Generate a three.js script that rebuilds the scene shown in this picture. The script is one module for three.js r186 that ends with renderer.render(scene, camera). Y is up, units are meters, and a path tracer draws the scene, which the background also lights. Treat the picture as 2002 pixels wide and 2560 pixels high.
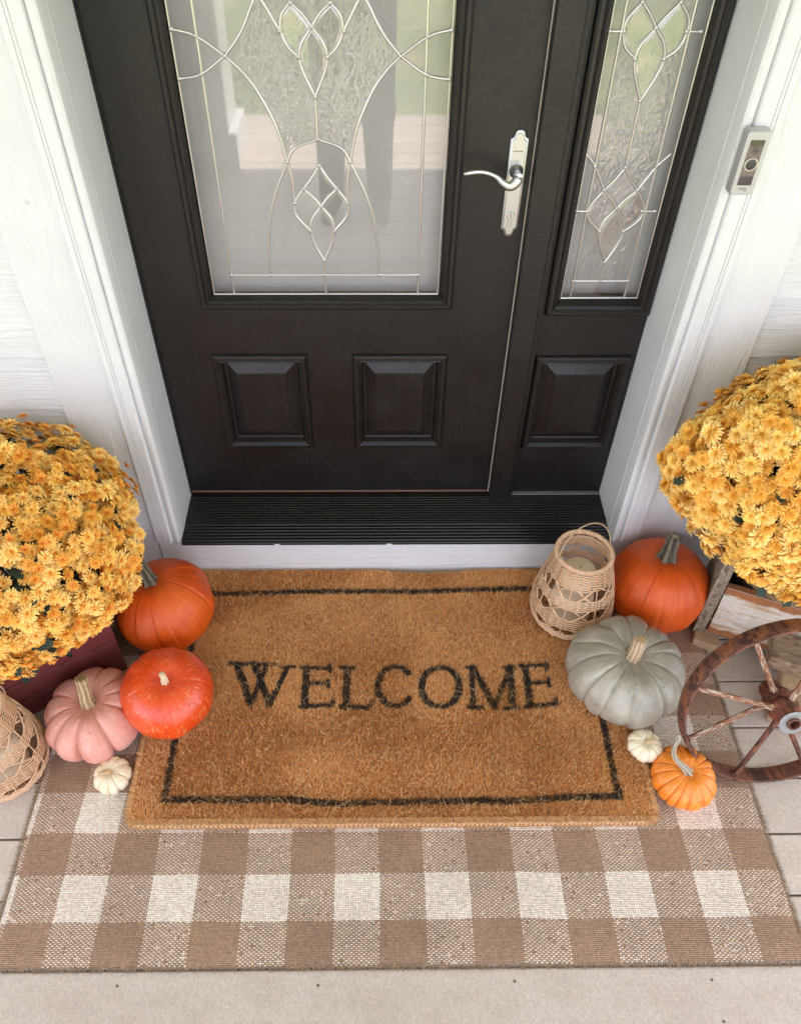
import * as THREE from 'three';
import { RoundedBoxGeometry } from 'three/addons/geometries/RoundedBoxGeometry.js';
import { mergeGeometries, toCreasedNormals } from 'three/addons/utils/BufferGeometryUtils.js';
import { FontLoader } from 'three/addons/loaders/FontLoader.js';
import { TextGeometry } from 'three/addons/geometries/TextGeometry.js';
import { MarchingCubes } from 'three/addons/objects/MarchingCubes.js';

// ---------------------------------------------------------------- camera, sky, sun, exposure
const scene = new THREE.Scene();
const camera = new THREE.PerspectiveCamera(65.11, 800 / 1024, 0.05, 900);
camera.position.set(0, 1.883, 1.545);
camera.rotation.set(-0.80601, -0.01545, 0.00792, 'YXZ');
camera.setViewOffset(800, 1024, 14.1, 0, 800, 1024);      // the photograph is cropped a little off the lens axis
scene.add(camera);

const renderer = new THREE.WebGLRenderer({ antialias: true });
renderer.setSize(800, 1024);
renderer.toneMapping = THREE.LinearToneMapping;
renderer.toneMappingExposure = 3.4;
renderer.shadowMap.enabled = true;

{ // pale, slightly hazy sky: one smooth gradient from horizon to zenith all round
  const W = 128, H = 64, d = new Float32Array(W * H * 4);
  for (let j = 0; j < H; j++) {
    const t = Math.max(0, ((j + 0.5) / H - 0.5) * 2), k = Math.pow(t, 0.6);
    for (let i = 0; i < W; i++) d.set([1.13 - 0.45 * k, 1.10 - 0.32 * k, 1.22 - 0.12 * k, 1], (j * W + i) * 4);
  }
  const sky = new THREE.DataTexture(d, W, H, THREE.RGBAFormat, THREE.FloatType);
  sky.mapping = THREE.EquirectangularReflectionMapping; sky.magFilter = THREE.LinearFilter; sky.needsUpdate = true;
  scene.background = sky; scene.environment = sky;
}
const sun = new THREE.DirectionalLight(new THREE.Color(1, 0.91, 0.79), 4.6);
sun.position.set(6.2, 10.5, 1.25); sun.target.position.set(0, 0, 0);   // high, in front of the house: the porch lies in the roof's shade
sun.castShadow = true; sun.shadow.mapSize.set(4096, 4096);
Object.assign(sun.shadow.camera, { left: -9, right: 9, top: 9, bottom: -9, near: 0.5, far: 60 });
scene.add(sun, sun.target);

// ---------------------------------------------------------------- helpers
function mulberry(a) { return () => { a |= 0; a = a + 0x6D2B79F5 | 0; let t = Math.imul(a ^ a >>> 15, 1 | a); t = t + Math.imul(t ^ t >>> 7, 61 | t) ^ t; return ((t ^ t >>> 14) >>> 0) / 4294967296; }; }
let rnd = mulberry(7);
const rr = (a, b) => a + (b - a) * rnd();
const clamp = (x, a = 0, b = 1) => Math.min(b, Math.max(a, x));
const mix = (a, b, t) => a + (b - a) * t;
const sstep = (a, b, x) => { const t = clamp((x - a) / (b - a)); return t * t * (3 - 2 * t); };
const lin = (r, g, b) => { const c = new THREE.Color().setRGB(r / 255, g / 255, b / 255, THREE.SRGBColorSpace); return [c.r, c.g, c.b]; };
const mixc = (a, b, t) => [mix(a[0], b[0], t), mix(a[1], b[1], t), mix(a[2], b[2], t)];
function hash(x, y, z) { let h = Math.imul(x, 374761393) ^ Math.imul(y, 668265263) ^ Math.imul(z, 2147483647 ^ 0x5bd1e995); h = Math.imul(h ^ h >>> 13, 1274126177); return ((h ^ h >>> 16) >>> 0) / 4294967296; }
// value noise on a lattice that wraps after px, py cells
function vn(x, y, px, py, s) {
  const xi = Math.floor(x), yi = Math.floor(y), fx = x - xi, fy = y - yi, u = fx * fx * (3 - 2 * fx), v = fy * fy * (3 - 2 * fy);
  const w = (a, p) => ((a % p) + p) % p, x0 = w(xi, px), x1 = w(xi + 1, px), y0 = w(yi, py), y1 = w(yi + 1, py);
  return mix(mix(hash(x0, y0, s), hash(x1, y0, s), u), mix(hash(x0, y1, s), hash(x1, y1, s), u), v);
}
function fbm(x, y, px, py, s, o = 4, g = 0.5) { let a = 0, k = 1, n = 0; for (let i = 0; i < o; i++) { a += k * vn(x, y, px, py, s + i * 17); n += k; k *= g; x *= 2; y *= 2; px *= 2; py *= 2; } return a / n; }
function vn3(x, y, z, s) {
  const xi = Math.floor(x), yi = Math.floor(y), zi = Math.floor(z), fx = x - xi, fy = y - yi, fz = z - zi;
  const u = fx * fx * (3 - 2 * fx), v = fy * fy * (3 - 2 * fy), w = fz * fz * (3 - 2 * fz), h = (a, b, c) => hash(xi + a + 1000, yi + b + 1000, (zi + c + 1000) * 31 + s);
  return mix(mix(mix(h(0, 0, 0), h(1, 0, 0), u), mix(h(0, 1, 0), h(1, 1, 0), u), v), mix(mix(h(0, 0, 1), h(1, 0, 1), u), mix(h(0, 1, 1), h(1, 1, 1), u), v), w);
}
const fb3 = (x, y, z, s, o = 3) => { let a = 0, k = 1, n = 0; for (let i = 0; i < o; i++) { a += k * vn3(x, y, z, s + i); n += k; k *= 0.5; x *= 2.03; y *= 2.03; z *= 2.03; } return a / n; };
// textures: f(u, v, x, y) -> grey number or [r, g, b] in sRGB 0..255
function tex(w, h, f, color = true) {
  const d = new Uint8Array(w * h * 4);
  for (let y = 0; y < h; y++) for (let x = 0; x < w; x++) {
    const c = f(x / w, y / h, x, y), k = (y * w + x) * 4;
    if (color) { d[k] = clamp(c[0], 0, 255); d[k + 1] = clamp(c[1], 0, 255); d[k + 2] = clamp(c[2], 0, 255); } else d[k] = d[k + 1] = d[k + 2] = clamp(c) * 255;
    d[k + 3] = 255;
  }
  const t = new THREE.DataTexture(d, w, h); t.wrapS = t.wrapT = THREE.RepeatWrapping; t.magFilter = THREE.LinearFilter; t.minFilter = THREE.LinearMipmapLinearFilter; t.generateMipmaps = true;
  if (color) t.colorSpace = THREE.SRGBColorSpace; t.needsUpdate = true; return t;
}
function every(t, w, h = w, turn = 0) { const c = t.clone(); c.repeat.set(1 / w, 1 / h); if (turn) { c.center.set(0, 0); c.rotation = turn; } c.needsUpdate = true; return c; }  // one repeat each w x h metres
const M = (o) => new THREE.MeshStandardMaterial(o), P = (o) => new THREE.MeshPhysicalMaterial(o);
const C = (r, g, b) => new THREE.Color().setRGB(r, g, b);

function mesh(name, g, m, parent) { const o = new THREE.Mesh(g, m); o.name = name; o.castShadow = o.receiveShadow = true; parent.add(o); return o; }
const taken = {};
function numbered(n) { if (!(n in taken)) { taken[n] = 0; return n; } taken[n]++; return n + '_' + String(taken[n]).padStart(3, '0'); }
function tag(o, label, category, group) { o.userData.label = label; o.userData.category = category; if (group) o.userData.group = group; return o; }
function thing(name, label, category, [x, y, z] = [0, 0, 0], turn = 0, group) { const o = new THREE.Group(); o.name = numbered(name); o.position.set(x, y, z); o.rotation.y = turn; scene.add(o); return tag(o, label, category, group); }
function struct(name) { const o = new THREE.Group(); o.name = numbered(name); o.userData.kind = 'structure'; scene.add(o); return o; }

// uv in metres from the face direction (long grain along u; pass turn to swap)
function metricUV(g, swap = false, ou = 0, ov = 0) {
  const p = g.attributes.position, n = g.attributes.normal, uv = new Float32Array(p.count * 2);
  for (let i = 0; i < p.count; i++) {
    const x = p.getX(i), y = p.getY(i), z = p.getZ(i), a = Math.abs(n.getX(i)), b = Math.abs(n.getY(i)), c = Math.abs(n.getZ(i));
    let u, v; if (c >= a && c >= b) { u = x; v = y; } else if (b >= a) { u = x; v = z; } else { u = z; v = y; }
    uv[2 * i] = (swap ? v : u) + ou; uv[2 * i + 1] = (swap ? u : v) + ov;
  }
  g.setAttribute('uv', new THREE.BufferAttribute(uv, 2)); return g;
}
function bx(x0, x1, y0, y1, z0, z1, r = 0.002, swap = false, ou = 0, ov = 0) {
  const w = x1 - x0, h = y1 - y0, d = z1 - z0;
  const g = r > 0 ? new RoundedBoxGeometry(w, h, d, 1, Math.min(r, w / 2.1, h / 2.1, d / 2.1)) : new THREE.BoxGeometry(w, h, d);
  g.translate((x0 + x1) / 2, (y0 + y1) / 2, (z0 + z1) / 2); return metricUV(g, swap, ou, ov);
}
function geo(pos, idx, col, uv) { const g = new THREE.BufferGeometry(); g.setAttribute('position', new THREE.Float32BufferAttribute(pos, 3)); if (idx) g.setIndex(idx); if (col) g.setAttribute('color', new THREE.Float32BufferAttribute(col, 3)); if (uv) g.setAttribute('uv', new THREE.Float32BufferAttribute(uv, 2)); return g; }
// mitred rings on a rectangle facing +z: profile = [[inset, z], ...]; cap closes the middle
function ringProfile(x0, x1, y0, y1, prof, cap) {
  const pos = [], quad = (a, b, c, d) => pos.push(...a, ...b, ...c, ...a, ...c, ...d);
  const cor = ([i, z]) => [[x0 + i, y0 + i, z], [x1 - i, y0 + i, z], [x1 - i, y1 - i, z], [x0 + i, y1 - i, z]];
  for (let k = 0; k + 1 < prof.length; k++) { const a = cor(prof[k]), b = cor(prof[k + 1]); for (let s = 0; s < 4; s++) { const t = (s + 1) % 4; quad(a[s], a[t], b[t], b[s]); } }
  if (cap) { const a = cor(prof[prof.length - 1]); quad(...a); }
  const g = geo(pos); g.computeVertexNormals(); return metricUV(g);
}
// a tube along points with radius(t, angle); color(t, angle) optional; closed loop optional
function sweep(pts, radius, { seg = 32, sides = 8, color, closed = false, caps = true, tension = 0.5 } = {}) {
  const curve = pts.isCurve ? pts : new THREE.CatmullRomCurve3(pts.map(p => Array.isArray(p) ? new THREE.Vector3(...p) : p), closed, 'catmullrom', tension);
  const fr = curve.computeFrenetFrames(seg, closed), pos = [], col = [], uv = [], idx = [], len = curve.getLength();
  for (let i = 0; i <= seg; i++) {
    const t = i / seg, c = curve.getPointAt(t), N = fr.normals[i], B = fr.binormals[i];
    for (let j = 0; j <= sides; j++) {
      const a = j / sides * Math.PI * 2, r = typeof radius === 'number' ? radius : radius(t, a), cs = Math.cos(a) * r, sn = Math.sin(a) * r;
      pos.push(c.x + N.x * cs + B.x * sn, c.y + N.y * cs + B.y * sn, c.z + N.z * cs + B.z * sn); uv.push(t * len, j / sides * 0.1);
      if (color) col.push(...color(t, a));
    }
  }
  const w = sides + 1;
  for (let i = 0; i < seg; i++) for (let j = 0; j < sides; j++) { const a = i * w + j; idx.push(a, a + w, a + 1, a + 1, a + w, a + w + 1); }
  if (caps && !closed) for (const i of [0, seg]) {
    const c = curve.getPointAt(i / seg), o = pos.length / 3, T = fr.tangents[i]; pos.push(c.x + T.x * (i ? 1 : -1) * 1e-4, c.y, c.z); uv.push(0, 0); if (color) col.push(...color(i ? 1.01 : -0.01, 0));
    for (let j = 0; j < sides; j++) i ? idx.push(o, i * w + j + 1, i * w + j) : idx.push(o, j, j + 1);
  }
  const g = geo(pos, idx, color ? col : null, uv); g.computeVertexNormals(); return g;
}
const merged = (a) => mergeGeometries(a.map(g => { const h = g.index ? g.toNonIndexed() : g; for (const k of Object.keys(h.attributes)) if (!['position', 'normal', 'uv', 'color'].includes(k)) h.deleteAttribute(k); return h; }));
const V3 = (x, y, z) => new THREE.Vector3(x, y, z);

// ---------------------------------------------------------------- surface textures
console.log('textures');
const T = {};
T.grain = tex(1024, 1024, (u, v) => { const w = fbm(u * 6, v * 6, 6, 6, 3, 3) * 0.05; return 0.55 * fbm(u * 5, (v + w) * 70, 5, 70, 11, 3) + 0.3 * fbm(u * 14, (v + w) * 200, 14, 200, 23, 2) + 0.15 * vn(u * 3, v * 18, 3, 18, 31); }, false);
T.grainWhite = tex(512, 512, (u, v) => { const n = fbm(u * 8, v * 8, 8, 8, 41, 4), s = vn(u * 128, v * 128, 128, 128, 43) > 0.985 && vn(u * 16, v * 16, 16, 16, 44) > 0.62 ? 40 : 0; const k = 220 + 10 * (n - 0.5); return [k - 2 - s, k - s, k - s * 1.1]; });
T.deckC = tex(1024, 1024, (u, v) => { const n = fbm(u * 9, v * 20, 9, 20, 51, 4) - 0.5, f = vn(u * 420, v * 300, 420, 300, 53) - 0.5, g = vn(u * 160, v * 90, 160, 90, 54) - 0.5, s = vn(u * 210, v * 190, 210, 190, 57) > 0.972 ? -30 : 0; const k = 211 + 16 * n + 22 * f + 13 * g + s; return [k, k - 14 + 3 * n, k - 25 + 4 * n]; });
T.deckB = tex(1024, 1024, (u, v) => 0.4 * vn(u * 300, v * 300, 300, 300, 61) + 0.35 * fbm(u * 20, v * 130, 20, 130, 63, 3) + 0.25 * vn(u * 90, v * 90, 90, 90, 66), false);
T.doorB = tex(1024, 1024, (u, v) => { let d = 0; const c = vn(u * 90, v * 90, 90, 90, 73); if (c > 0.93 && vn(u * 7, v * 7, 7, 7, 74) > 0.6) d = (c - 0.93) * 6; return 0.5 * fbm(u * 120, v * 9, 120, 9, 71, 3) + 0.28 * vn(u * 190, v * 190, 190, 190, 72) + d; }, false);
T.doorC = tex(1024, 1024, (u, v, x, y) => { const n = fbm(u * 6, v * 6, 6, 6, 81, 4) - 0.5, dust = hash(x >> 1, y >> 1, 85) > 0.99985 ? 70 : 0, sc = vn(u * 200, v * 40, 200, 40, 86) > 0.985 && vn(u * 9, v * 9, 9, 9, 87) > 0.72 ? 14 : 0; return [25 + 5 * n + dust + sc, 20 + 5 * n + dust + sc, 18 + 5 * n + dust * 0.95 + sc]; });
T.doorR = tex(512, 512, (u, v) => 0.42 + 0.25 * (fbm(u * 7, v * 7, 7, 7, 91, 4) - 0.4) + 0.12 * (vn(u * 60, v * 60, 60, 60, 93) - 0.5), false);
T.chip = tex(1024, 1024, (u, v) => { const w = fbm(u * 8, v * 8, 8, 8, 101, 3) - 0.5; return Math.abs(fbm(u * 30 + w * 4, v * 11 + w * 2, 30, 11, 103, 3) - 0.5) * 1.8 + 0.3 * fbm(u * 60, v * 26, 60, 26, 105, 2); }, false);
T.rustC = tex(1024, 1024, (u, v) => { const a = fbm(u * 8, v * 8, 8, 8, 111, 5), b = fbm(u * 26, v * 26, 26, 26, 113, 4), c = fbm(u * 90, v * 90, 90, 90, 115, 2); let k = mixc([104, 66, 54], [128, 78, 52], sstep(0.4, 0.62, a)); k = mixc(k, [156, 102, 62], sstep(0.5, 0.7, b) * 0.55); k = mixc(k, [56, 34, 30], sstep(0.56, 0.64, fbm(u * 12, v * 12, 12, 12, 117, 3)) * 0.7); return k.map(x => x * (0.85 + 0.3 * c)); });
T.rustB = tex(512, 512, (u, v) => 0.6 * fbm(u * 26, v * 26, 26, 26, 113, 4) + 0.4 * fbm(u * 90, v * 90, 90, 90, 121, 2), false);
T.spokeC = tex(512, 512, (u, v) => { const a = fbm(u * 10, v * 10, 10, 10, 131, 4), c = fbm(u * 60, v * 60, 60, 60, 133, 2); let k = mixc([196, 180, 158], [142, 92, 64], sstep(0.30, 0.58, a)); k = mixc(k, [104, 64, 48], 0.8 * sstep(0.54, 0.72, fbm(u * 18, v * 18, 18, 18, 135, 3))); return k.map(x => x * (0.85 + 0.3 * c)); });
T.whitewash = tex(1024, 512, (u, v) => { const w = (fbm(u * 4, v * 4, 4, 4, 141, 3) - 0.5) * 0.04, g = fbm(u * 3, (v + w) * 60, 3, 60, 143, 3), p = fbm(u * 5, (v + w) * 22, 5, 22, 145, 4), edge = Math.min(v, 1 - v), e = sstep(0.10, 0.16, edge + 0.09 * (fbm(u * 18, v * 10, 18, 10, 147, 3) - 0.5)); let k = mixc([216, 184, 148], [194, 150, 106], sstep(0.35, 0.7, g)); k = mixc(k, [238, 231, 220], sstep(0.2, 0.5, p) * 0.85 * (0.35 + 0.65 * e)); k = mixc([176, 112, 66], k, e); const line = Math.abs(((v + w) * 46) % 1 - 0.5) > 0.44 ? 0.82 : 1; return k.map(x => x * line); });
T.greyWood = tex(512, 512, (u, v) => { const w = (fbm(u * 4, v * 4, 4, 4, 151, 3) - 0.5) * 0.08, g = fbm(u * 3, (v + w) * 50, 3, 50, 153, 4), m = fbm(u * 12, v * 12, 12, 12, 155, 4); let k = mixc([118, 104, 90], [168, 150, 128], g); k = mixc(k, [86, 72, 60], sstep(0.55, 0.7, m) * 0.6); return mixc(k, [190, 182, 168], sstep(0.6, 0.72, fbm(u * 20, v * 20, 20, 20, 157, 3)) * 0.4); });
T.woodB = tex(512, 512, (u, v) => { const w = (fbm(u * 4, v * 4, 4, 4, 151, 3) - 0.5) * 0.08; return fbm(u * 3, (v + w) * 50, 3, 50, 153, 4); }, false);
T.endC = tex(512, 512, (u, v) => { const x = u - 0.35, y = v + 0.25, r = Math.hypot(x, y) * 26 + 2 * fbm(u * 5, v * 5, 5, 5, 161, 3), ring = 0.5 + 0.5 * Math.sin(r * 6.28), n = fbm(u * 40, v * 40, 40, 40, 163, 2); const k = mixc([196, 168, 134], [150, 120, 90], ring * 0.7); return k.map(q => q * (0.85 + 0.25 * n)); });
T.maroonC = tex(512, 512, (u, v) => { const n = fbm(u * 6, v * 30, 6, 30, 171, 4) - 0.5, s = vn(u * 40, v * 300, 40, 300, 173) > 0.965 ? 26 : 0; return [118 + 24 * n + s, 57 + 14 * n + s, 57 + 14 * n + s]; });
T.lawn = tex(1024, 1024, (u, v) => { const a = fbm(u * 14, v * 14, 14, 14, 181, 5), b = vn(u * 400, v * 400, 400, 400, 183), s = sstep(0.52, 0.66, fbm(u * 5, v * 5, 5, 5, 185, 4)); let k = mixc([96, 112, 58], [148, 156, 92], a); k = mixc(k, [176, 166, 118], s * 0.6); return k.map(x => x * (0.7 + 0.5 * b)); });
T.dents = tex(512, 512, (u, v) => 0.6 * fbm(u * 14, v * 10, 14, 10, 301, 4) + 0.25 * vn(u * 120, v * 90, 120, 90, 303) - (vn(u * 70, v * 50, 70, 50, 305) > 0.93 ? 0.25 : 0) + 0.15, false);
T.weaveN = tex(256, 256, (u, v) => vn(u * 64, v * 64, 64, 64, 191), false);

// ---------------------------------------------------------------- materials
const mat = {
  siding: M({ map: every(T.grainWhite, 0.5), bumpMap: every(T.grain, 0.5, 0.30), bumpScale: 0.0036, roughness: 0.55 }),
  trim: M({ map: every(T.grainWhite, 0.6), bumpMap: every(T.grain, 0.55, 0.42), bumpScale: 0.0022, roughness: 0.5 }),
  casing: M({ map: every(T.grainWhite, 0.7), bumpMap: every(T.weaveN, 0.25), bumpScale: 0.0002, roughness: 0.38 }),
  door: M({ map: every(T.doorC, 0.55), bumpMap: every(T.doorB, 0.4), bumpScale: 0.0005, roughnessMap: every(T.doorR, 0.6), roughness: 1 }),
  sill: M({ map: every(T.doorC, 0.3), bumpMap: every(T.doorB, 0.2), bumpScale: 0.0004, color: C(0.5, 0.5, 0.52), roughness: 0.42 }),
  rubber: M({ color: C(0.012, 0.012, 0.012), roughness: 0.8 }),
  sweep: M({ color: C(0.17, 0.095, 0.06), roughness: 0.5 }),
  caulk: M({ color: C(0.16, 0.155, 0.145), roughness: 0.6 }),
  strip: M({ color: C(0.5, 0.46, 0.4), roughness: 0.6 }),
  came: M({ color: C(0.66, 0.65, 0.635), metalness: 0.9, roughness: 0.3 }),
  solder: M({ color: C(0.52, 0.51, 0.49), metalness: 0.85, roughness: 0.42 }),
  glass: P({ color: 0xffffff, transmission: 1, thickness: 0, roughness: 0.025, ior: 2.0 }),
  chip: P({ color: 0xffffff, transmission: 1, thickness: 0, roughness: 0.03, ior: 2.0, bumpMap: every(T.chip, 0.34), bumpScale: 0.0016 }),
  shade: M({ color: C(0.42, 0.41, 0.395), bumpMap: every(T.weaveN, 0.05), bumpScale: 0.0003, roughness: 0.95 }),
  nickel: M({ color: C(0.56, 0.57, 0.585), metalness: 1, roughness: 0.33 }),
  dark: M({ color: C(0.01, 0.01, 0.01), roughness: 0.6 }),
  deck: [0, 1, 2].map(k => M({ map: every(T.deckC, 0.62, 0.62), bumpMap: every(T.deckB, 0.45), bumpScale: 0.0008, roughness: 0.78, color: C(0.90 - 0.03 * k, 0.885 - 0.03 * k, 0.87 - 0.03 * k) })),
};

// ---------------------------------------------------------------- ground, deck, porch
console.log('setting');
{
  const g = struct('lawn');
  const p = new THREE.PlaneGeometry(300, 300); p.rotateX(-Math.PI / 2); p.translate(0, -0.42, 100);
  const uv = p.attributes.uv; for (let i = 0; i < uv.count; i++) uv.setXY(i, uv.getX(i) * 300, uv.getY(i) * 300);
  mesh('grass_sheet', p, M({ map: every(T.lawn, 3.1), roughness: 0.95 }), g);
}
const deck = struct('deck');
{
  const pitch = 0.138, z0 = 0.5158, gap = 0.0045; let n = 0;
  for (let k = -4; k <= 20; k++) {
    const za = z0 + (k - 1) * pitch + gap / 2, zb = z0 + k * pitch - gap / 2;
    const b = mesh('deck_board', bx(-2.9, 2.9, -0.026, 0, za, zb, 0.0035, false, (k * 0.37) % 1, (k * 0.71) % 1), mat.deck[(k + 9) % 3], deck);
    const screws = k === 5 ? [[-0.543, 1.0977], [-0.127, 1.1003], [0.282, 1.096], [0.694, 1.0969], [0.6966, 1.172]] : k === -1 ? [[1.0895, 0.345]] : [];
    for (const [x, z] of screws) { const s = new THREE.CylinderGeometry(0.0034, 0.0034, 0.0012, 14); s.translate(x, 0.0002, z); const o = mesh('screw', s, M({ color: C(0.32, 0.28, 0.24), metalness: 0.3, roughness: 0.5 }), b); const h = new THREE.CylinderGeometry(0.0016, 0.0016, 0.0006, 6); h.translate(x, 0.0013, z); mesh('screw_recess', h, mat.dark, b); }
    n++;
  }
  mesh('deck_frame', bx(-2.88, 2.88, -0.2, -0.032, -0.16, 3.25, 0), M({ color: C(0.03, 0.026, 0.022), roughness: 0.9 }), deck);
  mesh('deck_fascia', bx(-2.9, 2.9, -0.42, -0.004, 3.285, 3.31, 0.003), mat.deck[1], deck);
}
{
  const r = struct('porch_roof');
  for (let k = 0; k < 10; k++) mesh('ceiling_board', bx(-4.4, 4.4, 3.02, 3.04, -0.05 + k * 0.285, 0.23 + k * 0.285, 0.003), mat.casing, r);
  mesh('roof_slab', bx(-4.5, 4.5, 3.06, 3.22, -0.4, 2.88, 0.01), mat.casing, r);
  mesh('porch_beam', bx(-4.4, 4.4, 2.8, 3.015, 2.6, 2.8, 0.004), mat.casing, r);
}
function column(x, label) {
  const c = thing('porch_column', label, 'column', [x, 0, 2.70]);
  mesh('base_block', bx(-0.29, 0.29, 0.001, 0.18, -0.2, 0.2, 0.006), mat.casing, c);
  mesh('shaft', bx(-0.25, 0.25, 0.18, 2.8, -0.16, 0.16, 0.004), mat.casing, c);
  for (let k = 0; k < 4; k++) mesh('batten', bx(-0.25 + k * 0.145, -0.19 + k * 0.145, 0.182, 2.79, -0.185, -0.161, 0.004), mat.casing, c);
}
column(-1.04, 'white boxed porch column with vertical battens, mirrored in the door glass');
column(2.35, 'white boxed porch column at the far right end of the porch');
{ // clipped shrub in front of the deck, mirrored in the door glass
  rnd = mulberry(31);
  const s = thing('shrub', 'round dark green shrub beyond the deck edge, mirrored in the door glass', 'shrub', [-0.72, -0.42, 3.72]);
  const pos = [], v = V3();
  for (let i = 0; i < 2600; i++) { v.set(rr(-1, 1), rr(-1, 1), rr(-1, 1)); const l = v.length(); if (l > 1 || l < 0.55) continue; const c = [v.x * 0.34, 0.4 + v.y * 0.36, v.z * 0.34], a = V3(rr(-1, 1), rr(-1, 1), rr(-1, 1)).normalize().multiplyScalar(0.03), b = V3(rr(-1, 1), rr(-1, 1), rr(-1, 1)).normalize().multiplyScalar(0.016); pos.push(c[0] - a.x, c[1] - a.y, c[2] - a.z, c[0] + b.x, c[1] + b.y, c[2] + b.z, c[0] + a.x, c[1] + a.y, c[2] + a.z); }
  const g = geo(pos); g.computeVertexNormals(); const f = mesh('foliage', g, M({ color: C(0.035, 0.065, 0.028), roughness: 0.8 }), s); f.userData.kind = 'stuff';
  mesh('trunk', sweep([[0, 0, 0], [0.01, 0.2, 0.01], [0, 0.42, 0]], 0.02, { seg: 6, sides: 7 }), M({ color: C(0.08, 0.06, 0.045), roughness: 0.9 }), s);
}

// ---------------------------------------------------------------- house wall
const house = thing('house_wall', 'white lap siding wall with trim boards framing the black front door', 'house wall');
function profileColumn(pts, y0, y1) { // closed outline in (x, z), run upwards
  const s = new THREE.Shape(pts.map(([x, z]) => new THREE.Vector2(x, -z)));
  const g = new THREE.ExtrudeGeometry(s, { depth: y1 - y0, bevelEnabled: false, curveSegments: 1 }); g.rotateX(-Math.PI / 2); g.translate(0, y0, 0);
  const c = toCreasedNormals(g, 0.5); return metricUV(c, true);
}
{
  // boards: bottom edge stands out over the one below
  const E = 0.1517, y00 = 0.637;
  for (const [xa, xb, side] of [[-1.75, -0.768, 0], [0.868, 1.9, 1]]) for (let k = -5; k < 16; k++) {
    const y0 = y00 + k * E, y1 = y0 + E + 0.02; if (y1 < 0.03) continue; const yb = Math.max(y0, 0.012);
    const g = new THREE.BoxGeometry(xb - xa, y1 - yb, 0.008, 1, 1, 1); g.translate((xa + xb) / 2, (y1 - yb) / 2, 0); g.rotateX(-0.062); g.translate(0, yb, -0.0075);
    mesh('siding_board', metricUV(g, false, k * 0.23 + side * 0.4, k * 0.173), mat.siding, house);
  }
  mesh('sheathing', bx(-4.2, -0.605, 0, 3.06, -0.13, -0.034, 0), mat.casing, house);
  mesh('sheathing', bx(0.705, 4.2, 0, 3.06, -0.13, -0.034, 0), mat.casing, house);
  mesh('sheathing', bx(-0.604, 0.704, 2.26, 3.06, -0.13, -0.034, 0), mat.casing, house);
  mesh('interior_wall', bx(-1.2, 1.3, 0, 2.76, -0.5, -0.42, 0), mat.shade, house);
  mesh('trim_board', bx(-0.7665, -0.634, 0.004, 3.02, -0.032, 0.001, 0.002, true), mat.trim, house);
  mesh('trim_board', bx(0.7485, 0.8665, 0.004, 3.02, -0.032, 0.001, 0.002, true), mat.trim, house);
  mesh('kick_board', bx(-0.631, 0.746, 0.004, 0.1625, -0.03, 0.003, 0.002), mat.trim, house);
  // moulded casing: flat with two fine grooves, step, round bead
  const prof = (o, w) => { const q = [[0, -0.03], [0, 0.011], [0.003, 0.0155], [0.0135, 0.0165], [0.0145, 0.0142], [0.0158, 0.0142], [0.0168, 0.0167], [0.0205, 0.0168], [0.0215, 0.0145], [0.0228, 0.0145], [0.0238, 0.017], [w - 0.006, 0.0185], [w - 0.002, 0.0165], [w, 0.0105], [w + 0.001, 0.0065]]; for (let k = 0; k <= 6; k++) { const a = Math.PI * (1 - k / 6); q.push([w + 0.0115 + 0.0105 * Math.cos(a), 0.0065 + 0.0085 * Math.sin(a)]); } q.push([w + 0.023, -0.03]); return q; };
  mesh('casing', profileColumn(prof(0, 0.048).map(([x, z]) => [-0.632 + x, z]), 0.1645, 2.3), mat.casing, house);
  mesh('casing', profileColumn(prof(0, 0.053).map(([x, z]) => [0.7468 - x, z]).reverse(), 0.1645, 2.3), mat.casing, house);
  mesh('door_jamb', bx(-0.603, -0.5605, 0.14, 2.26, -0.215, -0.0305, 0.002, true), mat.casing, house);
  mesh('door_jamb', bx(0.6695, 0.703, 0.14, 2.26, -0.215, -0.0305, 0.002, true), mat.casing, house);
  mesh('head_jamb', bx(-0.56, 0.669, 2.225, 2.259, -0.215, 0.003, 0.002), mat.casing, house);
  mesh('weather_strip', bx(-0.5603, -0.5565, 0.18, 2.22, -0.1745, -0.166, 0.001), mat.rubber, house);
  // nail heads and knocks on the white boards
  rnd = mulberry(5);
  for (const [x, y, z] of [[-0.70, 0.62, 0.0015], [-0.69, 1.16, 0.0015], [0.80, 0.68, 0.0015], [0.81, 1.27, 0.0015], [0.79, 0.32, 0.0015]]) { const c = new THREE.SphereGeometry(0.005, 10, 6); c.scale(1, 1, 0.25); c.translate(x, y, z); mesh('nail_head', c, mat.casing, house); }
}

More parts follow.
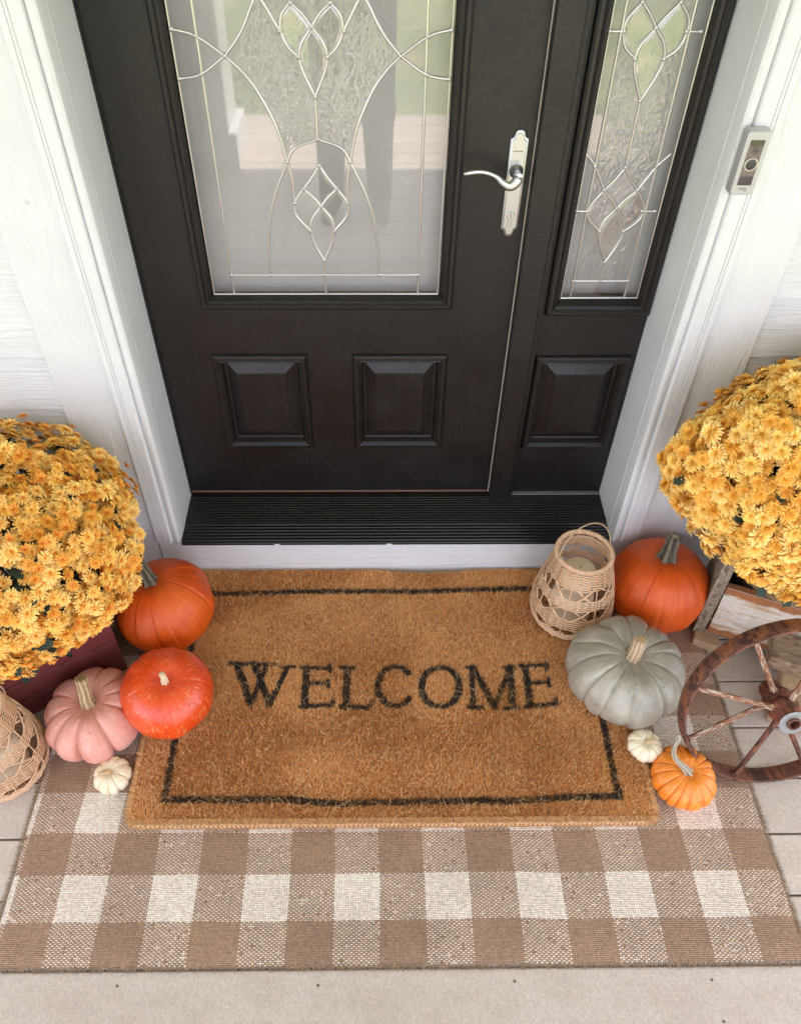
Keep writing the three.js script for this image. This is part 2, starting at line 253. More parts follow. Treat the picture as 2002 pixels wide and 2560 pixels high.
// ---------------------------------------------------------------- door, sidelight, sill
const ZD = -0.175;
function panelSet(parent, x0, x1, y0, y1) {
  mesh('panel_moulding', ringProfile(x0, x1, y0, y1, [[0, 0.0002], [0.003, 0.0085], [0.0075, 0.0122], [0.014, 0.0125], [0.0185, 0.0085], [0.0205, 0.0095], [0.0235, 0.0068], [0.029, -0.0075], [0.034, -0.009]]), mat.door, parent);
  mesh('raised_panel', ringProfile(x0 + 0.0345, x1 - 0.0345, y0 + 0.0345, y1 - 0.0345, [[-0.001, -0.009], [0.001, -0.0085], [0.0245, 0.0035], [0.0262, 0.0052]], true), mat.door, parent);
}
function slab(x0, x1, y0, y1, holes) {
  const rect = (a, b, c, d, P) => { P.moveTo(a, c); P.lineTo(b, c); P.lineTo(b, d); P.lineTo(a, d); P.closePath(); return P; };
  const s = rect(x0, x1, y0, y1, new THREE.Shape()); for (const h of holes) s.holes.push(rect(...h, new THREE.Path()));
  const g = new THREE.ExtrudeGeometry(s, { depth: 0.044, bevelEnabled: false }); g.translate(0, 0, -0.044); return metricUV(g);
}
function bar(name, pts, parent, r = 0.0028, m = mat.came) { return mesh(name, sweep(pts, r, { seg: Math.max(2, (pts.length - 1) * 7), sides: 8 }), m, parent); }
// half pattern in (offset from the centre line, height); mirrored left and right
function leadwork(parent, xc, lines, centre, nodes, mirrorY) {
  const put = (l) => { for (const s of [-1, 1]) bar('lead_came', l.map(([dx, y]) => [xc + s * dx, y, -0.0095]), parent); };
  const ups = mirrorY ? [0, 1] : [0];
  for (const u of ups) { const f = ([a, y]) => [a, u ? 2 * mirrorY - y : y]; lines.forEach(l => put(l.map(f))); centre.forEach(l => bar('lead_came', l.map(f).map(([dx, y]) => [xc + dx, y, -0.0095]), parent));
    for (const n of nodes) for (const s of n[0] === 0 ? [1] : [-1, 1]) { const [a, y] = f(n), g = new THREE.SphereGeometry(0.0052, 10, 7); g.scale(1, 1, 0.62); g.translate(xc + s * a, y, -0.0088); mesh('solder_joint', g, mat.solder, parent); } }
}
// bevelled glass piece: outline polygon, bevel tilts the rim
function bevelPiece(parent, pts, w = 0.008) {
  const c = pts.reduce((a, p) => [a[0] + p[0] / pts.length, a[1] + p[1] / pts.length], [0, 0]), inn = pts.map(([x, y]) => { const dx = c[0] - x, dy = c[1] - y, l = Math.hypot(dx, dy), k = Math.min(0.7, w / l); return [x + dx * k, y + dy * k]; });
  const pos = [], n = pts.length; for (let i = 0; i < n; i++) { const j = (i + 1) % n, a = [...pts[i], -0.0105], b = [...pts[j], -0.0105], d = [...inn[j], -0.0088], e = [...inn[i], -0.0088]; pos.push(...a, ...b, ...d, ...a, ...d, ...e, ...e, ...d, ...c, -0.0088); }
  const g = geo(pos); g.computeVertexNormals(); return mesh('bevelled_glass', g, mat.glass, parent);
}
const smooth = (pts, n = 5) => { const o = []; const c = new THREE.CatmullRomCurve3(pts.map(([x, y]) => V3(x, y, 0))); const k = (pts.length - 1) * n; for (let i = 0; i <= k; i++) { const p = c.getPoint(i / k); o.push([p.x, p.y]); } return o; };
function motif(parent, xc, dia, lobe, tear, mirrorY) {
  for (const u of mirrorY ? [0, 1] : [0]) {
    const f = ([a, y], s) => [xc + s * a, u ? 2 * mirrorY - y : y];
    const T1 = smooth(tear); bevelPiece(parent, [...T1.map(p => f(p, 1)), ...T1.slice(1, -1).reverse().map(p => f(p, -1))]);
    if (dia) { const D = smooth(dia); bevelPiece(parent, [...D.map(p => f(p, 1)), ...D.slice(1, -1).reverse().map(p => f(p, -1))]); }
    const Lb = smooth(lobe), half = tear.slice(0, 3); for (const s of [-1, 1]) bevelPiece(parent, [...Lb.map(p => f(p, s)), ...smooth(half).reverse().slice(1).map(p => f(p, s))]);
  }
}
const paneGeo = (outer, holes) => { const s = new THREE.Shape(outer.map(p => new THREE.Vector2(...p))); for (const h of holes || []) s.holes.push(new THREE.Path(h.map(p => new THREE.Vector2(...p)))); const g = new THREE.ShapeGeometry(s); g.translate(0, 0, -0.012); return g; };

const door = thing('front_door', 'black painted front door with leaded glass and two raised panels', 'door', [0, 0, ZD]);
{
  const GB = 0.843, GT = 2.087, MY = 1.465, xc = -0.1235;
  mesh('slab', slab(-0.5705, 0.3305, 0.186, 2.222, [[-0.408, 0.164, 0.832, 2.098], [-0.402, -0.204, 0.385, 0.655], [-0.041, 0.158, 0.385, 0.655]]), mat.door, door);
  panelSet(door, -0.426, -0.180, 0.3615, 0.6787); panelSet(door, -0.065, 0.182, 0.3615, 0.6787);
  mesh('glass_moulding', ringProfile(-0.428, 0.184, 0.812, 2.118, [[0, 0.0002], [0.002, 0.0105], [0.007, 0.0145], [0.013, 0.0145], [0.0165, 0.010], [0.0185, 0.0112], [0.023, 0.007], [0.031, -0.010], [0.034, -0.0125]]), mat.door, door);
  const T1 = [...smooth([[0.1045, 1.4645], [0.135, 1.41], [0.1715, 1.368]]), ...smooth([[0.1715, 1.368], [0.1435, 1.342], [0.1155, 1.303], [0.0845, 1.235], [0.0675, 1.1625]]).slice(1), ...smooth([[0.0675, 1.1625], [0.0485, 1.192], [0, 1.2105]]).slice(1)];
  const chip = [...T1.map(([a, y]) => [xc - a, y]), ...T1.slice(0, -1).reverse().map(([a, y]) => [xc + a, y])], chip2 = chip.map(([x, y]) => [x, 2 * MY - y]).reverse();
  const pane = mesh('glass_pane', paneGeo([[-0.398, GB - 0.003], [0.151, GB - 0.003], [0.151, GT + 0.003], [-0.398, GT + 0.003]], [chip, chip2]), mat.glass, door);
  mesh('textured_glass', paneGeo(chip), mat.chip, pane); mesh('textured_glass', paneGeo(chip2), mat.chip, pane);
  leadwork(pane, xc, [
    [[0.2215, GB], [0.2215, MY]], [[0.2215, 0.896], [0.11, 0.896], [0, 0.896]],
    [[0.2715, 1.4155], [0.2235, 1.403], [0.1715, 1.368]], [[0.2715, 1.326], [0.2235, 1.335], [0.1715, 1.368]],
    [[0.1715, 1.368], [0.135, 1.41], [0.1045, 1.465]], [[0.0915, 1.465], [0.0615, 1.412]],
    [[0.1715, 1.368], [0.1435, 1.342], [0.1155, 1.303], [0.0845, 1.235], [0.0675, 1.1625], [0.0595, 1.117], [0.0585, 1.072]],
    [[0.0375, 1.459], [0.0545, 1.44], [0.0595, 1.412], [0.0475, 1.384], [0.0285, 1.367]], [[0.0375, 1.459], [0.017, 1.441], [0, 1.419]],
    [[0, 1.419], [0.0215, 1.389], [0.0275, 1.362], [0.019, 1.333], [0, 1.293]],
    [[0.0675, 1.1625], [0.0485, 1.192], [0, 1.2105]], [[0.0675, 1.1625], [0.1035, 1.08], [0.1225, 0.998], [0.1295, 0.896]],
    [[0, 1.155], [0.017, 1.128], [0.0365, 1.104]], [[0.0365, 1.104], [0.0165, 1.085], [0, 1.064]],
    [[0.0365, 1.104], [0.0565, 1.075], [0.0575, 1.044], [0.028, 1.007]], [[0, 1.064], [0.0205, 1.036], [0.0265, 1.004], [0.017, 0.968], [0, 0.934]],
  ], [[[0, 1.293], [0, 1.25], [0, 1.2105]], [[0, 0.934], [0, 0.89], [0, GB]]],
  [[0.2235, 1.403], [0.2235, 1.335], [0.1715, 1.368], [0.0675, 1.1625], [0.0615, 1.412], [0, 1.419], [0.0285, 1.367], [0, 1.293], [0, 1.2105], [0.0585, 1.072], [0.0365, 1.104], [0, 1.064], [0, 1.155], [0.027, 1.006], [0, 0.934], [0, 0.896], [0.1295, 0.896], [0.2215, 0.896], [0.268, 1.4145], [0.268, 1.327], [0.0375, 1.459]], MY);
  motif(pane, xc, [[0, 1.155], [0.017, 1.128], [0.0365, 1.104], [0.0165, 1.085], [0, 1.064]], [[0.0365, 1.104], [0.0565, 1.075], [0.0575, 1.044], [0.028, 1.007]], [[0, 1.064], [0.0205, 1.036], [0.0265, 1.004], [0.017, 0.968], [0, 0.934]], MY);
  motif(pane, xc, null, [[0.0375, 1.459], [0.0545, 1.44], [0.0595, 1.412], [0.0475, 1.384], [0.0285, 1.367]], [[0, 1.419], [0.0215, 1.389], [0.0275, 1.362], [0.019, 1.333], [0, 1.293]], MY);
  bar('edge_came', [[-0.3935, GB, -0.0095], [-0.3935, GT, -0.0095]], pane, 0.0022); bar('edge_came', [[0.1465, GB, -0.0095], [0.1465, GT, -0.0095]], pane, 0.0022); bar('edge_came', [[-0.393, GB + 0.002, -0.0095], [0.146, GB + 0.002, -0.0095]], pane, 0.0024);
  mesh('privacy_shade', bx(-0.45, 0.2, 0.8, 2.12, -0.075, -0.06, 0), mat.shade, door);
  mesh('door_sweep', bx(-0.5695, 0.3295, 0.1775, 0.1855, -0.03, -0.0005, 0.001), mat.sweep, door);
}
{ // lever handle on a long backplate
  const X = 0.298, z = 0.0005;
  const s = new THREE.Shape(), w = 0.0168, yb = 1.004, yt = 1.2335;
  s.moveTo(X - w, yb + 0.018); s.lineTo(X - w, yt - 0.017); s.quadraticCurveTo(X - 0.009, yt - 0.014, X - 0.0085, yt - 0.007); s.quadraticCurveTo(X - 0.007, yt, X, yt); s.quadraticCurveTo(X + 0.007, yt, X + 0.0085, yt - 0.007); s.quadraticCurveTo(X + 0.009, yt - 0.014, X + w, yt - 0.017);
  s.lineTo(X + w, yb + 0.018); s.quadraticCurveTo(X + 0.009, yb + 0.014, X + 0.0085, yb + 0.007); s.quadraticCurveTo(X + 0.007, yb, X, yb); s.quadraticCurveTo(X - 0.007, yb, X - 0.0085, yb + 0.007); s.quadraticCurveTo(X - 0.009, yb + 0.014, X - w, yb + 0.018);
  const bg = new THREE.ExtrudeGeometry(s, { depth: 0.004, bevelEnabled: true, bevelThickness: 0.002, bevelSize: 0.002, bevelSegments: 2, curveSegments: 10 }); bg.translate(0, 0, z);
  const plate = mesh('door_handle', toCreasedNormals(bg, 0.6), mat.nickel, door);
  const bg2 = new THREE.ExtrudeGeometry(s, { depth: 0.0012, bevelEnabled: true, bevelThickness: 0.001, bevelSize: 0.001, bevelSegments: 1, curveSegments: 10 }); bg2.translate(-X, -1.119, 0); bg2.scale(0.84, 0.965, 1); bg2.translate(X, 1.119, z + 0.006); mesh('plate_face', toCreasedNormals(bg2, 0.6), mat.nickel, plate);
  const hub = new THREE.LatheGeometry([[0, 0], [0.0145, 0], [0.0148, 0.004], [0.0125, 0.006], [0.0128, 0.010], [0.010, 0.012], [0.0088, 0.02], [0.0105, 0.03], [0.0105, 0.036], [0, 0.037]].map(p => new THREE.Vector2(...p)), 24); hub.rotateX(Math.PI / 2); hub.translate(X, 1.152, z + 0.008); mesh('spindle_rose', hub, mat.nickel, plate);
  const lv = sweep([[0.299, 1.1525, 0.046], [0.291, 1.1425, 0.0505], [0.280, 1.1375, 0.052], [0.264, 1.1455, 0.051], [0.25, 1.157, 0.049], [0.228, 1.1645, 0.047], [0.206, 1.165, 0.046], [0.183, 1.161, 0.046]], (t, a) => mix(0.0098, 0.0042, sstep(0, 0.55, t)) * (1 - 0.18 * Math.cos(2 * a)) * (t > 0.97 ? 0.75 : 1), { seg: 40, sides: 14 });
  mesh('lever', lv, mat.nickel, plate);
  const kr = new THREE.TorusGeometry(0.0078, 0.0014, 8, 24); kr.translate(X, 1.052, z + 0.0088); mesh('lock_ring', kr, mat.nickel, plate);
  const kc = new THREE.CylinderGeometry(0.0068, 0.0068, 0.005, 20); kc.rotateX(Math.PI / 2); kc.translate(X, 1.052, z + 0.0096); mesh('lock_cylinder', kc, mat.came, plate);
  mesh('keyway', bx(X - 0.0009, X + 0.0009, 1.0475, 1.0575, z + 0.0118, z + 0.0126, 0), mat.dark, plate);
  mesh('lock_slot', bx(X - 0.0052, X + 0.0052, 1.026, 1.044, z + 0.0086, z + 0.0096, 0.0004), mat.solder, plate);
  for (let k = 0; k < 8; k++) mesh('maker_mark', bx(X - 0.0105 + k * 0.0026, X - 0.009 + k * 0.0026, 1.1925, 1.1942, z + 0.0086, z + 0.0091, 0), mat.dark, plate);
  const cs = new THREE.TorusGeometry(0.0024, 0.0004, 6, 16); cs.translate(X, 1.172, z + 0.0088); mesh('cover_screw', cs, mat.solder, plate);
}
const side = thing('sidelight', 'narrow black sidelight with leaded glass beside the front door', 'sidelight', [0, 0, ZD]);
{
  const xc = 0.5365, GB = 0.838, MY = 1.465;
  mesh('slab', slab(0.391, 0.6695, 0.1795, 2.222, [[0.436, 0.645, 0.826, 2.1], [0.431, 0.633, 0.379, 0.648]]), mat.door, side);
  mesh('mullion_post', bx(0.3335, 0.3905, 0.1685, 2.222, -0.03, 0.03, 0.004, true), mat.door, side);
  mesh('mullion_stop', bx(0.3885, 0.4035, 0.18, 2.222, -0.001, 0.018, 0.003, true), mat.door, side);
  mesh('weather_strip', bx(0.3308, 0.3332, 0.18, 2.222, -0.03, 0.002, 0), mat.strip, side);
  mesh('glass_moulding', ringProfile(0.411, 0.669, 0.795, 2.12, [[0, 0.0002], [0.002, 0.0125], [0.007, 0.0165], [0.014, 0.0165], [0.018, 0.011], [0.020, 0.0125], [0.026, 0.008], [0.034, -0.010], [0.037, -0.0125]]), mat.door, side);
  panelSet(side, 0.408, 0.6565, 0.3555, 0.6735);
  const pane = mesh('glass_pane', paneGeo([[0.445, GB - 0.008], [0.6365, GB - 0.008], [0.6365, 2.09], [0.445, 2.09]], [[[xc - 0.066, 0.881], [xc + 0.066, 0.881], [xc + 0.066, 2.05], [xc - 0.066, 2.05]]]), mat.glass, side);
  mesh('textured_glass', paneGeo([[xc - 0.066, 0.881], [xc + 0.066, 0.881], [xc + 0.066, 2.05], [xc - 0.066, 2.05]]), mat.chip, pane);
  leadwork(pane, xc, [
    [[0.066, GB], [0.066, MY]], [[0.066, 0.88], [0.03, 0.88], [0, 0.88]],
    [[0.0365, 1.462], [0.0585, 1.434], [0.0605, 1.405], [0.05, 1.382], [0.029, 1.366]], [[0.0365, 1.462], [0.0165, 1.441], [0, 1.419]],
    [[0, 1.419], [0.0225, 1.39], [0.0285, 1.36], [0.02, 1.33], [0, 1.287]], [[0.0905, 1.413], [0.0605, 1.413]],
    [[0, 1.152], [0.0165, 1.126], [0.037, 1.102]], [[0.037, 1.102], [0.0165, 1.082], [0, 1.06]],
    [[0.037, 1.102], [0.0595, 1.065], [0.0575, 1.035], [0.0275, 1.006]], [[0, 1.06], [0.021, 1.032], [0.0275, 1.002], [0.018, 0.966], [0, 0.929]],
    [[0.0905, 1.181], [0.0665, 1.154], [0.037, 1.102]], [[0.0905, 1.054], [0.0595, 1.054]],
  ], [[[0, 1.287], [0, 1.22], [0, 1.152]], [[0, 0.929], [0, 0.905], [0, 0.88]]],
  [[0.0365, 1.462], [0, 1.419], [0.0285, 1.365], [0, 1.287], [0.0605, 1.413], [0.088, 1.413], [0, 1.152], [0.037, 1.102], [0, 1.06], [0.0275, 1.006], [0, 0.929], [0.0665, 1.154], [0.0595, 1.054], [0.088, 1.054], [0.066, 0.88]], MY);
  motif(pane, xc, [[0, 1.152], [0.0165, 1.126], [0.037, 1.102], [0.0165, 1.082], [0, 1.06]], [[0.037, 1.102], [0.0595, 1.065], [0.0575, 1.035], [0.0275, 1.006]], [[0, 1.06], [0.021, 1.032], [0.0275, 1.002], [0.018, 0.966], [0, 0.929]], MY);
  motif(pane, xc, null, [[0.0365, 1.462], [0.0585, 1.434], [0.0605, 1.405], [0.05, 1.382], [0.029, 1.366]], [[0, 1.419], [0.0225, 1.39], [0.0285, 1.36], [0.02, 1.33], [0, 1.287]], MY);
  for (const x of [0.4475, 0.634]) bar('edge_came', [[x, GB - 0.006, -0.0095], [x, 2.08, -0.0095]], pane, 0.0022); bar('edge_came', [[0.448, GB - 0.004, -0.0095], [0.6335, GB - 0.004, -0.0095]], pane, 0.0024);
  mesh('privacy_shade', bx(0.42, 0.66, 0.79, 2.12, -0.075, -0.06, 0), mat.shade, side);
  mesh('sill_caulk', bx(0.392, 0.669, 0.1735, 0.1793, -0.02, 0.012, 0.002), mat.caulk, side);
}
{ // ribbed sill: outline across z, run along x
  const o = []; const y = (z) => mix(0.1765, 0.1695, (z + 0.215) / 0.232);
  o.push([-0.215, 0.13], [-0.215, y(-0.215)], [-0.163, y(-0.163)]);
  for (let k = 0; k < 11; k++) { const z = -0.160 + k * 0.0098; o.push([z, y(z)], [z + 0.0024, y(z) + 0.0014], [z + 0.0048, y(z) + 0.0014], [z + 0.0066, y(z)]); }
  o.push([-0.05, y(-0.05)], [-0.047, y(-0.047) - 0.003]);
  for (let k = 0; k < 5; k++) { const z = -0.044 + k * 0.0118; o.push([z, y(z) - 0.003], [z + 0.003, y(z)], [z + 0.0068, y(z)], [z + 0.0088, y(z) - 0.003]); }
  o.push([0.0175, y(0.0175) - 0.003], [0.0195, y(0.0195) - 0.006], [0.0195, 0.1575], [0.0035, 0.1575], [0.0035, 0.163], [-0.03, 0.163], [-0.03, 0.13]);
  const s = new THREE.Shape(o.map(([z, h]) => new THREE.Vector2(-z, h))), g = new THREE.ExtrudeGeometry(s, { depth: 1.2285, bevelEnabled: false }); g.rotateY(Math.PI / 2); g.translate(-0.5597, 0, 0);
  const sill = tag(mesh(numbered('door_sill'), metricUV(g), mat.sill, scene), 'black ribbed metal sill under the front door', 'door sill');
  for (const x of [-0.288, 0.032]) mesh('drain_notch', bx(x - 0.008, x + 0.008, 0.1575, 0.1622, 0.0185, 0.0205, 0), mat.casing, sill);
}
{ // doorbell
  const b = thing('doorbell', 'silver video doorbell with black inset and round button on the white casing', 'doorbell', [0.6975, 1.2555, 0.0175]);
  const silver = M({ color: C(0.50, 0.50, 0.50), metalness: 0.45, roughness: 0.42 }), gloss = P({ color: C(0.035, 0.026, 0.02), roughness: 0.08, clearcoat: 1 });
  const s = new THREE.Shape(), w = 0.0198, h = 0.0565, r = 0.004; s.moveTo(-w + r, -h); s.lineTo(w - r, -h); s.quadraticCurveTo(w, -h, w, -h + r); s.lineTo(w, h - r); s.quadraticCurveTo(w, h, w - r, h); s.lineTo(-w + r, h); s.quadraticCurveTo(-w, h, -w, h - r); s.lineTo(-w, -h + r); s.quadraticCurveTo(-w, -h, -w + r, -h);
  const body = new THREE.ExtrudeGeometry(s, { depth: 0.012, bevelEnabled: true, bevelThickness: 0.008, bevelSize: 0.0035, bevelSegments: 3, curveSegments: 5 }); body.translate(0, 0, 0.0085); mesh('housing', toCreasedNormals(body, 0.5), silver, b);
  const face = mesh('lens_panel', bx(-0.0132, 0.0132, -0.0395, 0.044, 0.0283, 0.0296, 0.0005), gloss, b);
  const ring = new THREE.TorusGeometry(0.0112, 0.0013, 8, 28); ring.translate(0, 0.0, 0.0302); const btn = mesh('button', (() => { const c = new THREE.SphereGeometry(0.0104, 24, 12); c.scale(1, 1, 0.22); c.translate(0, 0, 0.0302); return c; })(), P({ color: C(0.05, 0.05, 0.052), roughness: 0.3 }), b); mesh('button_ring', ring, M({ color: C(0.66, 0.6, 0.54), metalness: 0.7, roughness: 0.3 }), btn);
  for (const [rad, t] of [[0.0068, 0.0005], [0.0042, 0.0006]]) { const g = new THREE.TorusGeometry(rad, t, 6, 24); g.translate(0, 0.026, 0.0298); mesh('lens_ring', g, M({ color: C(0.12, 0.1, 0.085), roughness: 0.3 }), face); }
  const ln = new THREE.SphereGeometry(0.0026, 14, 8); ln.scale(1, 1, 0.5); ln.translate(0, 0.026, 0.0297); mesh('camera_lens', ln, gloss, face);
  const font = await new FontLoader().loadAsync('fonts/droid/droid_sans_regular.typeface.json');
  const tg = new TextGeometry('ring', { font, size: 0.0066, depth: 0.0004, curveSegments: 3 }); tg.computeBoundingBox(); tg.translate(-(tg.boundingBox.max.x + tg.boundingBox.min.x) / 2, -0.0495, 0.0284); mesh('lettering', tg, M({ color: C(0.09, 0.09, 0.09), roughness: 0.6 }), b);
}

// ---------------------------------------------------------------- woven rug
console.log('rug');
{
  const X0 = -0.824, X1 = 0.909, Z0 = 0.085, Z1 = 1.064, gx = -0.711, gz = 0.9765, sx = 0.1016, sz = 0.0977, px = 0.0053, pz = 0.0038;
  const W = 2048, H = 1152, cw = new Float32Array(W * H);
  const brown = [172, 140, 114], cream = [246, 232, 217], pale = [234, 217, 199];
  const cell = (u, v) => {
    const x = mix(X0, X1, u), z = mix(Z1, Z0, v), wob = 0.0016 * (vn(x * 30, z * 30, 4096, 4096, 5) - 0.5);
    const r = Math.floor((z + wob) / pz), xs = (x + wob) / px, c = Math.floor(xs), du = (xs - c - 0.5) * 2, dv = ((z + wob) / pz - r - 0.5) * 2;
    const ex = (c + 0.5) * px, ez = (r + 0.5) * pz;
    const i = Math.floor((ex - gx) / sx), j = Math.floor((ez - gz) / sz);
    const wc = ((i % 2) + 2) % 2 === 0, wr = ((j % 2) + 2) % 2 === 1;
    let kind = wc && wr ? 2 : wc || wr ? 1 : 0;
    return { kind, c, r, du, dv, x, z };
  };
  const map = tex(W, H, (u, v) => {
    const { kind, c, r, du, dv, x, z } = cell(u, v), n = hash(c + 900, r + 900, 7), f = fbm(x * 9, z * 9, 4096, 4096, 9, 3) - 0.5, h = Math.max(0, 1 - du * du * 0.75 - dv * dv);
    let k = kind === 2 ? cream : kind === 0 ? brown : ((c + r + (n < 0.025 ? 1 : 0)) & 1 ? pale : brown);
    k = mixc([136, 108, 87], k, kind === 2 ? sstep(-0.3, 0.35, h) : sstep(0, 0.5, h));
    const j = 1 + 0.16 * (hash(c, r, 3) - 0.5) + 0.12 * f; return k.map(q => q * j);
  });
  const bump = tex(W, H, (u, v) => { const { du, dv, c, r } = cell(u, v); return Math.sqrt(Math.max(0, 1 - du * du * 0.75 - dv * dv)) * (0.75 + 0.25 * hash(c, r, 13)); }, false);
  map.wrapS = map.wrapT = bump.wrapS = bump.wrapT = THREE.ClampToEdgeWrapping;
  const rug = thing('rug', 'tan and cream checked flat woven rug lying under the doormat', 'rug');
  const nx = 90, nz = 50, pos = [], uv = [], idx = [];
  for (let j = 0; j <= nz; j++) for (let i = 0; i <= nx; i++) {
    const u = i / nx, v = j / nz, x = mix(X0, X1, u), z = mix(Z1, Z0, v), e = Math.min(u * 1.73, (1 - u) * 1.73, v * 0.98, (1 - v) * 0.98);
    pos.push(x + 0.004 * (vn(z * 9, 3, 99, 99, 2) - 0.5), 0.0055 + 0.0018 * fbm(x * 6 + 20, z * 6, 999, 999, 15, 3) - (e < 0.001 ? 0.004 : 0), z + 0.004 * (vn(x * 7 + 30, 3, 99, 99, 4) - 0.5)); uv.push(u, v);
  }
  for (let j = 0; j < nz; j++) for (let i = 0; i < nx; i++) { const a = j * (nx + 1) + i; idx.push(a, a + 1, a + nx + 1, a + 1, a + nx + 2, a + nx + 1); }
  const g = geo(pos, idx, null, uv); g.computeVertexNormals();
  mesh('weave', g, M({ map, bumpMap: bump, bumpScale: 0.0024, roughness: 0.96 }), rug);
  // frayed edge
  rnd = mulberry(3); const fp = [], fc = [];
  const hair = (x, z, dx, dz) => { const l = rr(0.006, 0.016), w = 0.0005, k = rr(0.7, 1.1), c = lin(166 * k, 138 * k, 112 * k), a = rr(-0.5, 0.5), ex = dx * Math.cos(a) - dz * Math.sin(a), ez = dx * Math.sin(a) + dz * Math.cos(a), y = rr(0.001, 0.0055); fp.push(x - ez * w, y, z + ex * w, x + ez * w, y, z - ex * w, x + ex * l, y * 0.5 + 0.0006, z + ez * l); for (let q = 0; q < 3; q++) fc.push(...c); };
  for (let i = 0; i < 3400; i++) hair(rr(X0, X1), Z1 + 0.001, 0, 1);
  for (let i = 0; i < 2400; i++) { hair(X0 - 0.0005, rr(Z0, Z1), -1, 0); hair(X1 + 0.0005, rr(Z0, Z1), 1, 0); }
  const fg = geo(fp, null, fc); fg.computeVertexNormals(); const fr = mesh('frayed_edge', fg, M({ vertexColors: true, roughness: 1 }), rug); fr.userData.kind = 'stuff';
  mesh('backing', bx(X0 + 0.002, X1 - 0.002, 0.0006, 0.0022, Z0 + 0.002, Z1 - 0.002, 0), M({ color: C(0.2, 0.15, 0.11), roughness: 1 }), rug);
}

// ---------------------------------------------------------------- coir doormat: body and fibres
console.log('mat');
const LETTERS = [[-0.398,0.3407,-0.3575,0.3439,0.0023],[-0.3788,0.3437,-0.3316,0.4618,0.0061],[-0.3305,0.4604,-0.3002,0.353,0.0033],[-0.3324,0.344,-0.2819,0.4648,0.0061],[-0.2814,0.4635,-0.2415,0.3519,0.0031],[-0.3477,0.3417,-0.276,0.3444,0.002],[-0.259,0.3525,-0.2259,0.352,0.002],[-0.1919,0.3552,-0.1899,0.4709,0.0061],[-0.2051,0.3543,-0.1274,0.357,0.0023],[-0.1315,0.3482,-0.1295,0.368,0.0023],[-0.186,0.4035,-0.1318,0.4025,0.002],[-0.1334,0.3946,-0.1326,0.4131,0.0023],[-0.2012,0.4728,-0.1208,0.4679,0.0026],[-0.1201,0.4693,-0.1175,0.4577,0.0023],[-0.0843,0.3558,-0.0851,0.4729,0.0061],[-0.1013,0.3543,-0.0649,0.3552,0.002],[-0.0989,0.4715,-0.0266,0.4753,0.0031],[-0.0266,0.4753,-0.0152,0.4577,0.0023],[0.2495,0.3594,0.2435,0.4737,0.0033],[0.2346,0.3563,0.2609,0.3572,0.002],[0.2532,0.3601,0.3002,0.4754,0.0056],[0.3002,0.4754,0.3502,0.3614,0.0028],[0.3512,0.3585,0.3459,0.4771,0.0059],[0.3362,0.3577,0.3652,0.3571,0.002],[0.2325,0.4757,0.2657,0.4759,0.0023],[0.3262,0.4803,0.3609,0.4772,0.0026],[0.3944,0.3544,0.3917,0.4733,0.0059],[0.3814,0.3528,0.4516,0.351,0.0023],[0.4519,0.3444,0.4512,0.3665,0.0023],[0.3964,0.4058,0.45,0.4033,0.002],[0.4513,0.3947,0.4503,0.4139,0.0023],[0.3805,0.4753,0.4584,0.4683,0.0028],[0.4576,0.4696,0.4628,0.456,0.0023],[0.0796,0.3727,0.0669,0.3596,0.0047],[0.0669,0.3596,0.0514,0.3529,0.0038],[0.0514,0.3529,0.0348,0.3535,0.0029],[0.0348,0.3535,0.0194,0.3614,0.004],[0.0194,0.3614,0.0071,0.3755,0.0049],[0.0071,0.3755,-0.0007,0.394,0.0055],[-0.0007,0.394,-0.003,0.4146,0.0058],[-0.003,0.4146,0.0003,0.4346,0.0058],[0.0003,0.4346,0.0087,0.4518,0.0054],[0.0087,0.4518,0.0212,0.4642,0.0047],[0.0212,0.4642,0.0363,0.4704,0.0038],[0.0363,0.4704,0.0522,0.4698,0.0029],[0.0522,0.4698,0.0672,0.4625,0.004],[0.0672,0.4625,0.0795,0.4491,0.0049],[0.2132,0.4174,0.2078,0.4401,0.0058],[0.2078,0.4401,0.1956,0.4591,0.0053],[0.1956,0.4591,0.1787,0.4716,0.0044],[0.1787,0.4716,0.1595,0.4759,0.0032],[0.1595,0.4759,0.1408,0.4713,0.0032],[0.1408,0.4713,0.1253,0.4587,0.0044],[0.1253,0.4587,0.1153,0.4395,0.0053],[0.1153,0.4395,0.1124,0.4168,0.0058],[0.1124,0.4168,0.1172,0.3937,0.0058],[0.1172,0.3937,0.1291,0.3738,0.0053],[0.1291,0.3738,0.1464,0.3605,0.0044],[0.1464,0.3605,0.1663,0.3559,0.0032],[0.1663,0.3559,0.1857,0.3608,0.0032],[0.1857,0.3608,0.2014,0.3743,0.0044],[0.2014,0.3743,0.2111,0.3942,0.0053],[0.2111,0.3942,0.2132,0.4174,0.0058]];
const doormat = thing('doormat', 'thick brown coir doormat with black border line and the word WELCOME', 'doormat');
